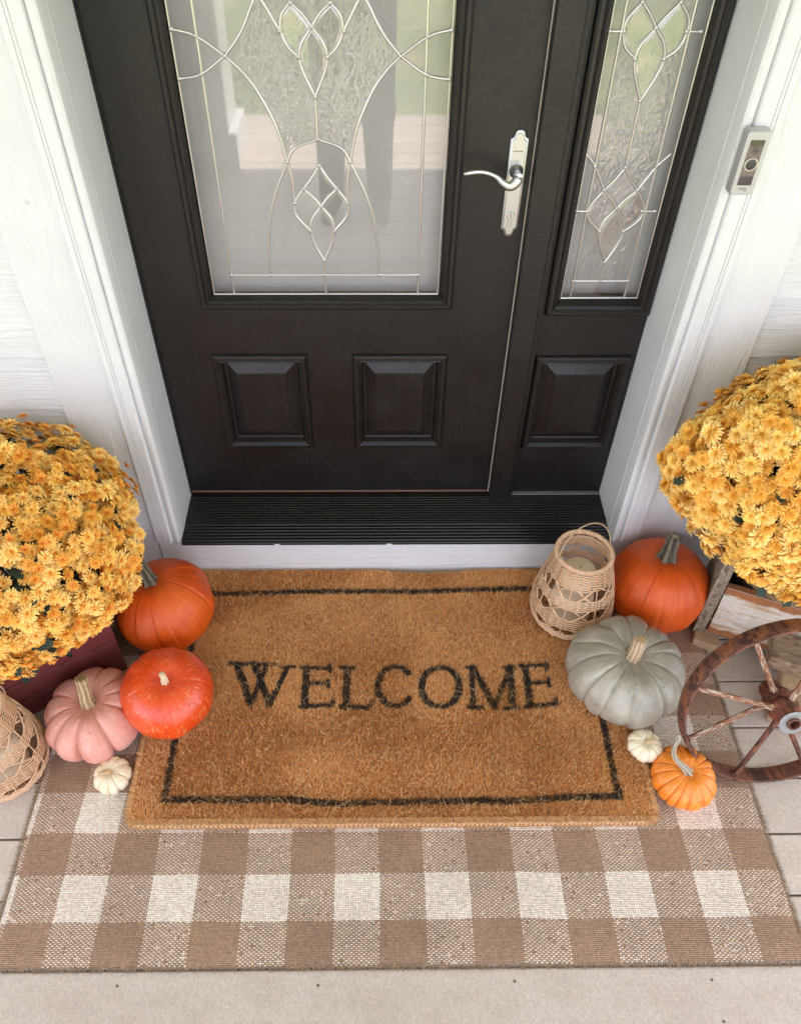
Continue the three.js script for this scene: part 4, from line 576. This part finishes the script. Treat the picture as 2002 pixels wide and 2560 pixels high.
{
  const b = thing('wooden_planter', 'weathered wooden planter with whitewashed front board behind the iron wheel', 'planter', [0.9, 0, 0.222], -0.405);   // front left corner; front runs to +x
  const L = 0.46, D = 0.2;
  const tilt = 0.12;
  { const g = bx(0.022, L, 0, 0.172, -0.026, 0, 0.003); const uv = g.attributes.uv, p = g.attributes.position, n = g.attributes.normal; for (let i = 0; i < p.count; i++) if (Math.abs(n.getZ(i)) > 0.7) uv.setXY(i, (p.getX(i) - 0.022) / 0.44, clamp(p.getY(i) / 0.172, 0.004, 0.996)); else uv.setXY(i, p.getX(i) / 0.44, 0.03 + 0.06 * Math.abs(p.getZ(i)) / 0.026); g.rotateX(-tilt); g.translate(0, 0.05, 0.022); mesh('front_board', g, woodWhite, b); }
  { const gs = []; const g = bx(-0.012, 0.018, 0.004, 0.345, -D, 0.012, 0.003, true); gs.push(g); const o = mesh('side_board', metricUV(g, true), woodGrey, b); for (const [y, s] of [[0.2, 1], [0.09, 0.6]]) { const nl = new THREE.CylinderGeometry(0.0012, 0.0012, 0.022 * s, 6); nl.rotateZ(Math.PI / 2); nl.translate(0.024, y, 0.009); mesh('nail', nl, M({ color: C(0.6, 0.58, 0.55), metalness: 0.8, roughness: 0.4 }), o); } }
  mesh('side_board', bx(L + 0.001, L + 0.03, 0.004, 0.345, -D, 0.012, 0.003, true), woodGrey, b);
  mesh('back_board', bx(0.019, L, 0.05, 0.25, -D, -D + 0.026, 0.003), woodGrey, b);
  mesh('floor_board', bx(0.019, L, 0.03, 0.049, -D + 0.027, 0.01, 0.002), woodGrey, b);
  mesh('skid', bx(-0.006, 0.062, 0.0005, 0.0295, -D, 0.046, 0.005), woodEnd, b);
  mesh('skid', bx(L - 0.06, L, 0.0005, 0.0295, -D, 0.046, 0.005), woodEnd, b);
  mesh('axle_rail', bx(0.165, 0.42, 0.105, 0.15, 0.03, 0.125, 0.005), woodRaw, b);
  mesh('axle_block', bx(0.205, 0.31, 0.0008, 0.1045, 0.112, 0.215, 0.009), woodEnd, b);
}
{ // splint basket that holds the right plant
  const b = thing('splint_basket', 'splint bushel basket inside the weathered wooden planter', 'basket', [1.105, 0.05, 0.17]);
  const split = [M({ map: every(T.greyWood, 0.06, 0.3), color: C(1, 0.88, 0.66), roughness: 0.7 }), M({ map: every(T.greyWood, 0.06, 0.3), color: C(0.86, 0.70, 0.46), roughness: 0.7 })];
  const R0 = 0.088, R1 = 0.128, H = 0.2;
  for (let k = 0; k < 22; k++) { const a = k / 22 * Math.PI * 2, w = 0.0165, pos = [], uv = []; for (let j = 0; j <= 6; j++) { const t = j / 6, r = mix(R0, R1, t) + 0.006 * Math.sin(t * Math.PI) + (k & 1) * 0.0015; for (const s of [-1, 1]) { const q = a + s * w / r * 0.5 * mix(0.8, 1, t) * 2; pos.push(Math.cos(q) * r, t * H, Math.sin(q) * r); uv.push(t * H, s * 0.02 + k * 0.13); } } const idx = []; for (let j = 0; j < 6; j++) { const o = j * 2; idx.push(o, o + 1, o + 2, o + 1, o + 3, o + 2); } const g = geo(pos, idx, null, uv); g.computeVertexNormals(); const sm = split[k & 1].clone(); sm.side = THREE.DoubleSide; mesh('splint', g, sm, b); }
  for (const [t, o] of [[0.9, 0.004], [0.9, -0.004], [0.5, 0.005], [0.12, 0.003]]) { const g = new THREE.CylinderGeometry(mix(R0, R1, t + 0.06) + o + 0.006 * Math.sin(t * 3.14), mix(R0, R1, t - 0.06) + o + 0.006 * Math.sin(t * 3.14), 0.022, 44, 1, true); g.translate(0, t * H, 0); mesh('hoop', g, M({ map: every(T.greyWood, 0.5, 1), color: C(1, 0.84, 0.6), roughness: 0.65, side: THREE.DoubleSide }), b); }
  const f = new THREE.CylinderGeometry(R0, R0, 0.006, 32); f.translate(0, 0.004, 0); mesh('basket_floor', f, split[1], b);
}
{ // iron wheel leaning back on the planter's axle block
  const R = 0.234, w = 0.042, lean = -0.30;
  const Wg = thing('iron_wheel', 'rusty spoked iron wheel leaning against the wooden planter', 'wheel', [0.966, 0, 0.652]);
  Wg.rotation.set(lean, 0.03, 0.12, 'YXZ'); const cy = R;
  const rust = M({ map: every(T.rustC, 0.17, 0.17), bumpMap: every(T.rustB, 0.2), bumpScale: 0.0016, roughness: 0.68, metalness: 0.1 }), spoke = M({ map: every(T.spokeC, 0.16, 0.1), bumpMap: every(T.rustB, 0.2), bumpScale: 0.0008, roughness: 0.62 });
  const band = [[R - 0.007, -w / 2], [R - 0.0015, -w / 2], [R, -w / 2 + 0.003], [R + 0.001, 0], [R, w / 2 - 0.003], [R - 0.0015, w / 2], [R - 0.007, w / 2], [R - 0.0075, w / 2 - 0.002], [R - 0.0075, -w / 2 + 0.002], [R - 0.007, -w / 2]].map(p => new THREE.Vector2(...p));
  const rg = new THREE.LatheGeometry(band, 96); rg.rotateX(Math.PI / 2); rg.translate(0, cy, 0);
  { const p = rg.attributes.position, uv = rg.attributes.uv; for (let i = 0; i < p.count; i++) uv.setXY(i, uv.getX(i) * 1.55, uv.getY(i) * 0.12); } mesh('rim', toCreasedNormals(rg, 0.7), rust, Wg);
  const hubG = new THREE.LatheGeometry([[0.012, -0.062], [0.024, -0.062], [0.026, -0.058], [0.026, -0.03], [0.034, -0.024], [0.036, -0.012], [0.028, -0.004], [0.028, 0.006], [0.036, 0.012], [0.034, 0.026], [0.026, 0.032], [0.026, 0.056], [0.012, 0.058], [0.012, -0.062]].map(p => new THREE.Vector2(...p)), 32); hubG.rotateX(Math.PI / 2); hubG.translate(0, cy, 0);
  { const p = hubG.attributes.position, uv = hubG.attributes.uv; for (let i = 0; i < p.count; i++) uv.setXY(i, uv.getX(i) * 0.2, uv.getY(i) * 0.12); } const hub = mesh('hub', hubG, M({ map: every(T.rustC, 0.12), color: C(1, 0.72, 0.6), bumpMap: every(T.rustB, 0.1), bumpScale: 0.001, roughness: 0.6 }), Wg);
  const ws = new THREE.LatheGeometry([[0.0125, 0.0585], [0.032, 0.0585], [0.0325, 0.060], [0.032, 0.0615], [0.0125, 0.0615], [0.0125, 0.0585]].map(p => new THREE.Vector2(...p)), 36); ws.rotateX(Math.PI / 2); ws.translate(0, cy, 0); mesh('washer', ws, M({ color: C(0.40, 0.41, 0.41), metalness: 0.8, roughness: 0.48 }), Wg);
  const sl = new THREE.LatheGeometry([[0.0105, 0.02], [0.0105, 0.067], [0.0155, 0.067], [0.0158, 0.062]].map(p => new THREE.Vector2(...p)), 28); sl.rotateX(Math.PI / 2); sl.translate(0, cy, 0); mesh('axle_sleeve', sl, M({ map: every(T.rustC, 0.2), roughness: 0.6, metalness: 0.4, side: THREE.DoubleSide }), Wg);
  const core = new THREE.CylinderGeometry(0.0104, 0.0104, 0.07, 20); core.rotateX(Math.PI / 2); core.translate(0, cy, 0.012); mesh('axle', core, mat.dark, Wg);
  for (let k = 0; k < 8; k++) {
    const a = (k + 0.47) / 8 * Math.PI * 2, zi = k & 1 ? 0.018 : -0.017, zo = k & 1 ? 0.006 : -0.006, c = Math.cos(a), s = Math.sin(a);
    const sp = mesh('spoke', sweep([[c * 0.03, cy + s * 0.03, zi], [c * 0.13, cy + s * 0.13, mix(zi, zo, 0.45)], [c * (R - 0.006), cy + s * (R - 0.006), zo]], (t) => 0.0064 + 0.003 * Math.exp(-t * 22), { seg: 20, sides: 12 }), k >= 4 && k !== 4 ? rust : spoke, Wg);
    const f = new THREE.SphereGeometry(0.0125, 14, 8); f.scale(1, 0.5, 1); f.rotateZ(a - Math.PI / 2); f.translate(c * (R - 0.009), cy + s * (R - 0.009), zo); mesh('spoke_boss', f, rust, sp);
  }
  Wg.updateMatrixWorld(true); let lo = 9; const q = rg.attributes.position, v = V3(); for (let i = 0; i < q.count; i++) { v.fromBufferAttribute(q, i).applyMatrix4(Wg.matrixWorld); lo = Math.min(lo, v.y); } Wg.position.y -= lo - 0.0008;
}

// ---------------------------------------------------------------- chrysanthemums
console.log('mums');
function flowerGeo(seed, { R, layers, tip, mid, base, disc }) {
  const rd = mulberry(seed), q = (a, b) => a + (b - a) * rd(), pos = [], col = [], idx = [];
  for (const [n, len, lift, w] of layers) for (let k = 0; k < n; k++) {
    const a = (k + q(-0.28, 0.28)) / n * Math.PI * 2, l = R * len * q(0.86, 1.1), up = lift + q(-0.13, 0.13), hw = R * w * q(0.85, 1.1), ca = Math.cos(a), sa = Math.sin(a), o = pos.length / 3, kk = q(0.9, 1.08), dy = R * 0.05 * rd();
    // four stations from centre to tip, gently cupped and drooping at the end
    const st = [[0.08, 0.3, 0], [0.45, 0.85, 0.5], [0.82, 1, 0.9], [1, 0.55, 1]];
    for (const [t, ww, ct] of st) {
      const r = l * t * Math.cos(up * 0.8), y = dy + l * t * Math.sin(up) - R * 0.16 * t * t * (lift < 0.35 ? 1 : 0.2), c = ct < 0.5 ? mixc(base, mid, ct * 2) : mixc(mid, tip, (ct - 0.5) * 2);
      for (const s of [-1, 0, 1]) { const h = hw * ww * s; pos.push(ca * r - sa * h, y + Math.abs(s) * hw * 0.28 * ww, sa * r + ca * h); col.push(c[0] * kk, c[1] * kk, c[2] * kk); }
    }
    for (let j = 0; j < 3; j++) for (let s = 0; s < 2; s++) { const b = o + j * 3 + s; idx.push(b, b + 3, b + 1, b + 1, b + 3, b + 4); }
  }
  const o = pos.length / 3; pos.push(0, R * 0.2, 0); col.push(...disc); for (let k = 0; k < 9; k++) { const a = k / 9 * 6.2832; pos.push(Math.cos(a) * R * 0.17, R * 0.11, Math.sin(a) * R * 0.17); col.push(disc[0] * 0.85, disc[1] * 0.8, disc[2] * 0.8); } for (let k = 0; k < 9; k++) idx.push(o, o + 1 + (k + 1) % 9, o + 1 + k);
  const g = geo(pos, idx, col); g.computeVertexNormals(); return g;
}
function leafGeo() { // lobed chrysanthemum leaf, 1 unit long, along +x
  const half = [[0, 0.02], [0.1, 0.06], [0.22, 0.2], [0.3, 0.3], [0.36, 0.2], [0.44, 0.17], [0.55, 0.36], [0.64, 0.38], [0.66, 0.22], [0.76, 0.2], [0.86, 0.26], [0.9, 0.14], [1, 0]];
  const pos = [], idx = []; for (const [x, y] of half) { const z = -0.18 * x * x + 0.03; pos.push(x, z, 0, x, z + 0.25 * y, y, x, z + 0.25 * y, -y); } for (let k = 0; k + 1 < half.length; k++) { const a = k * 3, b = a + 3; idx.push(a, b, a + 1, a + 1, b, b + 1, a, a + 2, b, a + 2, b + 2, b); } const g = geo(pos, idx); g.computeVertexNormals(); return g;
}
const leaf0 = leafGeo();
function mum(label, [cx, cy, cz], [rx, ry, rz], { seed, R, variants, gap, leaves, base, clampZ, cutY, potR, potY, potX = 0, potZ = 0, pinch = 0.36 }) {
  rnd = mulberry(seed);
  const p = thing('chrysanthemum', label, 'chrysanthemum', [cx, base, cz], 0, 'potted chrysanthemums'), oy = cy - base;
  const petal = P({ vertexColors: true, roughness: 0.6, side: THREE.DoubleSide, transmission: 0.0 });
  const geos = variants.map((v, k) => flowerGeo(seed * 10 + k, v));
  const spots = [], cam = V3(0, 1.883, 1.545).sub(V3(cx, base, cz));
  const neck = (v) => v.y < 0.25 ? 1 + pinch * (v.y - 0.25) : 1;
  const bump = (v) => 1 + 0.2 * (fb3(v.x * 2.4 + 9, v.y * 2.4 + 9, v.z * 2.4 + 9, seed, 2) - 0.5) * 2;
  for (let i = 0; i < 90000 && spots.length < 1700; i++) {
    const v = V3(rr(-1, 1), rr(-0.62, 1), rr(-1, 1)); if (v.lengthSq() > 1 || v.lengthSq() < 0.05) continue; v.normalize(); if (v.y < -0.55) continue;
    const k = bump(v) * rr(0.9, 1.05), nk = neck(v), q = V3(v.x * rx * k * nk, oy + v.y * ry * k, v.z * rz * k * (v.z > 0 ? 1 : nk)), hole = fb3(v.x * 5 + 20, v.y * 5 + 20, v.z * 5 + 20, seed + 3, 2);
    if (q.z + cz < clampZ) continue; if (q.y + base < cutY) continue;
    if (hole > 0.73) continue;
    const g = gap * (hole > 0.6 ? 1.15 : 1); let ok = true; for (const s of spots) if (s.q.distanceToSquared(q) < g * g) { ok = false; break; } if (!ok) continue;
    const n = V3(v.x / rx, v.y / ry * 0.9, v.z / rz).normalize().add(V3(rr(-0.55, 0.55), rr(-0.05, 0.55), rr(-0.4, 0.6))).normalize();
    spots.push({ q, n, s: rr(0.78, 1.14), spin: rr(0, 6.28), see: n.dot(cam.clone().sub(q).normalize()) + (Math.abs(q.x + cx) > 1.08 ? -1.5 : 0) });
  }
  spots.sort((a, b) => b.see - a.see);
  const qy = new THREE.Quaternion(), up = V3(0, 1, 0), rest = [];
  spots.forEach((s, i) => {
    qy.setFromUnitVectors(up, s.n); const tw = new THREE.Quaternion().setFromAxisAngle(up, s.spin), k = i % geos.length;
    if (i < 295) { const f = mesh('flower', geos[k], petal, p); f.position.copy(s.q); f.quaternion.copy(qy).multiply(tw); f.scale.setScalar(s.s); }
    else { const g = geos[k].clone(); g.applyMatrix4(new THREE.Matrix4().compose(s.q, qy.clone().multiply(tw), V3(s.s, s.s, s.s))); rest.push(g); }
  });
  if (rest.length) mesh('hidden_flowers', merged(rest), petal, p).userData.kind = 'stuff';
  const lg = [], greens = [C(0.045, 0.075, 0.05), C(0.06, 0.085, 0.055)];
  for (let i = 0; i < leaves; i++) { const v = V3(rr(-1, 1), rr(-0.75, 0.9), rr(-1, 1)); if (v.lengthSq() > 1) { i--; continue; } v.normalize(); const k = bump(v) * rr(0.6, 0.9) * (v.y < -0.2 ? 1.02 : 1), pz = Math.max(v.z * rz * k, clampZ - cz), g = leaf0.clone(), len = rr(0.03, 0.055); g.scale(len, len, len); g.rotateX(rr(-0.8, 0.8)); g.rotateZ(rr(-0.7, 0.3)); g.rotateY(Math.atan2(-v.z, v.x) + rr(-0.9, 0.9)); g.translate(v.x * rx * k * neck(v), Math.max(oy + v.y * ry * k, 0.03), pz); lg.push(g); }
  mesh('foliage', merged(lg), P({ color: greens[0], roughness: 0.7, side: THREE.DoubleSide }), p).userData.kind = 'stuff';
  const st = []; for (let i = 0; i < 70; i++) { const a = rr(0, 6.28), e = rr(0.1, 0.8), tx = Math.cos(a) * rx * e, tz = Math.max(Math.sin(a) * rz * e, clampZ - cz + 0.01), ty = oy + ry * 0.75 * Math.sqrt(1 - e * e) * rr(0.6, 1); st.push(sweep([[potX + tx * 0.15, 0.06, potZ + tz * 0.15], [tx * 0.5, ty * 0.5, tz * 0.5], [tx, ty, tz]], 0.0022, { seg: 5, sides: 4, caps: false })); }
  mesh('stems', merged(st), M({ color: C(0.075, 0.085, 0.045), roughness: 0.8 }), p).userData.kind = 'stuff';
  const pot = new THREE.LatheGeometry([[0, 0], [potR * 0.8, 0], [potR, potY], [potR * 1.05, potY], [potR * 1.05, potY - 0.015]].map(q => new THREE.Vector2(...q)), 32); pot.translate(potX, 0, potZ); mesh('nursery_pot', pot, M({ color: C(0.02, 0.02, 0.02), roughness: 0.6, side: THREE.DoubleSide }), p);
  const soil = new THREE.CylinderGeometry(potR * 0.96, potR * 0.96, 0.01, 28); soil.translate(potX, potY - 0.02, potZ); mesh('soil', soil, M({ color: C(0.03, 0.022, 0.016), roughness: 1 }), p);
  // unopened buds on the lower edge
  for (let i = 0; i < 9; i++) { const a = rr(0, 6.28), g = new THREE.SphereGeometry(0.006, 9, 7); g.scale(1, 1.2, 1); g.translate(Math.cos(a) * rx * 0.74, oy - ry * rr(0.2, 0.5), Math.max(Math.sin(a) * rz * 0.78, clampZ - cz + 0.01)); mesh('bud', g, M({ color: C(0.62, 0.2, 0.03), roughness: 0.7 }), p); }
  return p;
}
{
  const tipL = lin(250, 200, 100), midL = lin(245, 180, 66), baseL = lin(218, 104, 12), disc = lin(196, 112, 18);
  const A = { R: 0.0198, layers: [[19, 1, 0.06, 0.1], [16, 0.84, 0.32, 0.1], [10, 0.55, 0.7, 0.1]], tip: tipL, mid: midL, base: baseL, disc }, B = { ...A, R: 0.018, tip: lin(238, 172, 62), mid: lin(230, 144, 30), base: lin(204, 88, 8) }, Cc = { ...A, R: 0.0216, tip: lin(253, 213, 124), mid: lin(247, 184, 70) }, D = { ...A, R: 0.015, layers: [[12, 0.95, 0.5, 0.13], [9, 0.75, 0.85, 0.12]], tip: lin(238, 170, 62), mid: lin(228, 136, 34), base: lin(196, 84, 12) };
  mum('golden orange chrysanthemum spilling over the maroon box', [-0.872, 0.42, 0.27], [0.305, 0.315, 0.285], { seed: 4, gap: 0.0198, leaves: 1200, variants: [A, B, Cc, A, D, B, Cc], base: 0.031, clampZ: 0.03, cutY: 0.215, potR: 0.11, potY: 0.17 });
  const tipR = lin(253, 212, 116), A2 = { R: 0.025, layers: [[22, 1, 0.03, 0.092], [19, 0.88, 0.28, 0.092], [13, 0.64, 0.62, 0.09]], tip: tipR, mid: lin(246, 188, 72), base: lin(226, 146, 32), disc: lin(190, 130, 30) }, B2 = { ...A2, R: 0.0228, tip: lin(242, 184, 76), mid: lin(234, 160, 40), base: lin(212, 120, 16) }, C2 = { ...A2, R: 0.0268, tip: lin(255, 222, 138) }, D2 = { ...A2, R: 0.0192, layers: [[16, 0.95, 0.45, 0.12], [12, 0.8, 0.8, 0.11]], tip: lin(242, 186, 84), mid: lin(234, 162, 54) };
  mum('pale golden chrysanthemum in the basket at the right edge', [1.005, 0.615, 0.25], [0.348, 0.315, 0.235], { seed: 6, gap: 0.0238, leaves: 1200, variants: [A2, B2, C2, A2, D2, B2], base: 0.0575, clampZ: 0.035, cutY: 0.27, potR: 0.085, potY: 0.17, potX: 0.10, potZ: -0.08, pinch: 0.5 });
}
// ---------------------------------------------------------------- small litter
{
  const s = sweep([[-0.605, 0.008, 0.645], [-0.59, 0.03, 0.61], [-0.578, 0.052, 0.575]], (t) => 0.006 * Math.sin(0.35 + t * 2.5), { seg: 10, sides: 4 }); s.translate(0.586, 0, 0); s.scale(0.6, 1, 1); s.translate(-0.586, 0, 0);
  tag(mesh(numbered('dry_husk'), s, M({ color: C(0.45, 0.27, 0.11), roughness: 0.8 }), scene), 'dry brown husk stuck between the mat and the cream pumpkin', 'husk');
  tag(mesh(numbered('straw_bit'), sweep([[-0.83, 0.002, 0.60], [-0.812, 0.0022, 0.592], [-0.795, 0.002, 0.588]], 0.0011, { seg: 6, sides: 5 }), M({ color: C(0.7, 0.64, 0.54), roughness: 0.9 }), scene), 'pale bit of straw on the deck beside the lantern', 'straw');
}
// ---------------------------------------------------------------- the photographer, seen only as a dark figure in the door glass
console.log('person');
{
  const who = thing('person', 'person in dark jeans and grey jumper holding a phone up, mirrored in the door glass', 'person', [-0.105, 0, 1.98]);
  function blob(bones, lo, hi, cell, k) { // tapered capsules joined by a smooth minimum
    const S = Math.max(hi[0] - lo[0], hi[1] - lo[1], hi[2] - lo[2]) / 2, n = Math.min(150, Math.ceil(2 * S / cell)), c = [0, 1, 2].map(i => (lo[i] + hi[i]) / 2);
    const mc = new MarchingCubes(n, new THREE.MeshStandardMaterial(), false, false, 160000); mc.isolation = 0; mc.reset();
    const half = n / 2;
    for (let z = 0; z < n; z++) for (let y = 0; y < n; y++) for (let x = 0; x < n; x++) {
      const P = [c[0] + (x - half) / half * S, c[1] + (y - half) / half * S, c[2] + (z - half) / half * S]; let d = 1;
      if (P[0] > lo[0] && P[0] < hi[0] && P[1] > lo[1] && P[1] < hi[1] && P[2] > lo[2] && P[2] < hi[2]) for (const [a, b, ra, rb] of bones) {
        const v = [b[0] - a[0], b[1] - a[1], b[2] - a[2]], t = clamp(((P[0] - a[0]) * v[0] + (P[1] - a[1]) * v[1] + (P[2] - a[2]) * v[2]) / (v[0] * v[0] + v[1] * v[1] + v[2] * v[2]));
        const e = Math.hypot(P[0] - a[0] - v[0] * t, P[1] - a[1] - v[1] * t, P[2] - a[2] - v[2] * t) - mix(ra, rb, t), h = clamp(0.5 + 0.5 * (d - e) / k); d = mix(d, e, h) - k * h * (1 - h);
      }
      mc.field[z * n * n + y * n + x] = -d;
    }
    mc.update(); const q = mc.count ?? mc.geometry.drawRange.count, pos = new Float32Array(q * 3); for (let i = 0; i < q; i++) for (let j = 0; j < 3; j++) pos[i * 3 + j] = mc.positionArray[i * 3 + j] * S + c[j];
    const g = new THREE.BufferGeometry(); g.setAttribute('position', new THREE.BufferAttribute(pos, 3)); g.setAttribute('normal', new THREE.BufferAttribute(mc.normalArray.slice(0, q * 3), 3)); return g;
  }
  const B = [];
  for (const s of [-1, 1]) B.push([[s * 0.09, 0.93, 0], [s * 0.11, 0.5, 0.0], 0.105, 0.078], [[s * 0.11, 0.5, 0], [s * 0.12, 0.09, 0.03], 0.076, 0.06], [[s * 0.12, 0.05, 0.04], [s * 0.135, 0.035, -0.13], 0.042, 0.032], [[s * 0.17, 1.37, 0], [s * 0.235, 1.36, -0.2], 0.055, 0.042], [[s * 0.235, 1.36, -0.2], [s * 0.075, 1.76, -0.31], 0.042, 0.03], [[s * 0.05, 1.36, 0], [s * 0.17, 1.37, 0], 0.07, 0.058]);
  B.push([[0, 0.95, 0], [0, 1.15, 0.0], 0.135, 0.115], [[0, 1.15, 0], [0, 1.33, 0], 0.12, 0.13], [[0, 1.36, 0], [0, 1.5, -0.02], 0.06, 0.05], [[0, 1.545, -0.035], [0, 1.60, -0.02], 0.075, 0.092], [[0, 1.53, -0.115], [0, 1.56, -0.105], 0.016, 0.012]);
  const body = blob(B, [-0.32, 0.0, -0.4], [0.32, 1.74, 0.2], 0.0125, 0.035);
  const parts = [body];
  for (const s of [-1, 1]) { const w = [s * 0.075, 1.76, -0.31], H = [[w, [s * 0.07, 1.84, -0.325], 0.026, 0.03]]; for (let f = 0; f < 4; f++) { const y = 1.835 + f * 0.019; H.push([[s * 0.066, y, -0.32], [s * 0.074, y + 0.004, -0.35], 0.011, 0.0095], [[s * 0.074, y + 0.004, -0.35], [s * 0.05, y + 0.006, -0.372 + Math.abs(f - 1) * 0.003], 0.0095, 0.008]); } H.push([[s * 0.06, 1.80, -0.315], [s * 0.04, 1.845, -0.30], 0.012, 0.0095]); parts.push(blob(H, [s * 0.07 - 0.08, 1.7, -0.42], [s * 0.07 + 0.08, 1.94, -0.26], 0.004, 0.009)); }
  const g = mergeGeometries(parts), p = g.attributes.position, col = []; const skinC = lin(214, 168, 142), jean = lin(46, 52, 66), knit = lin(70, 70, 74), shoe = lin(60, 56, 52);
  for (let i = 0; i < p.count; i++) { const y = p.getY(i), z = p.getZ(i); col.push(...(y < 0.085 ? shoe : y < 0.97 ? jean : y > 1.765 || (y > 1.43 && z > -0.16) ? skinC : knit)); }
  g.setAttribute('color', new THREE.Float32BufferAttribute(col, 3)); mesh('body', g, M({ vertexColors: true, roughness: 0.85 }), who);
  const hair = blob([[[0, 1.63, 0.005], [0, 1.6, 0.03], 0.098, 0.1], [[0, 1.55, 0.06], [0, 1.36, 0.09], 0.085, 0.05], [[0.08, 1.58, 0.02], [0.09, 1.36, 0.05], 0.035, 0.03], [[-0.08, 1.58, 0.02], [-0.09, 1.36, 0.05], 0.035, 0.03]], [-0.2, 1.28, -0.13], [0.2, 1.78, 0.2], 0.012, 0.03); mesh('hair', hair, M({ color: C(0.05, 0.032, 0.02), roughness: 0.7 }), who);
}
renderer.render(scene, camera);
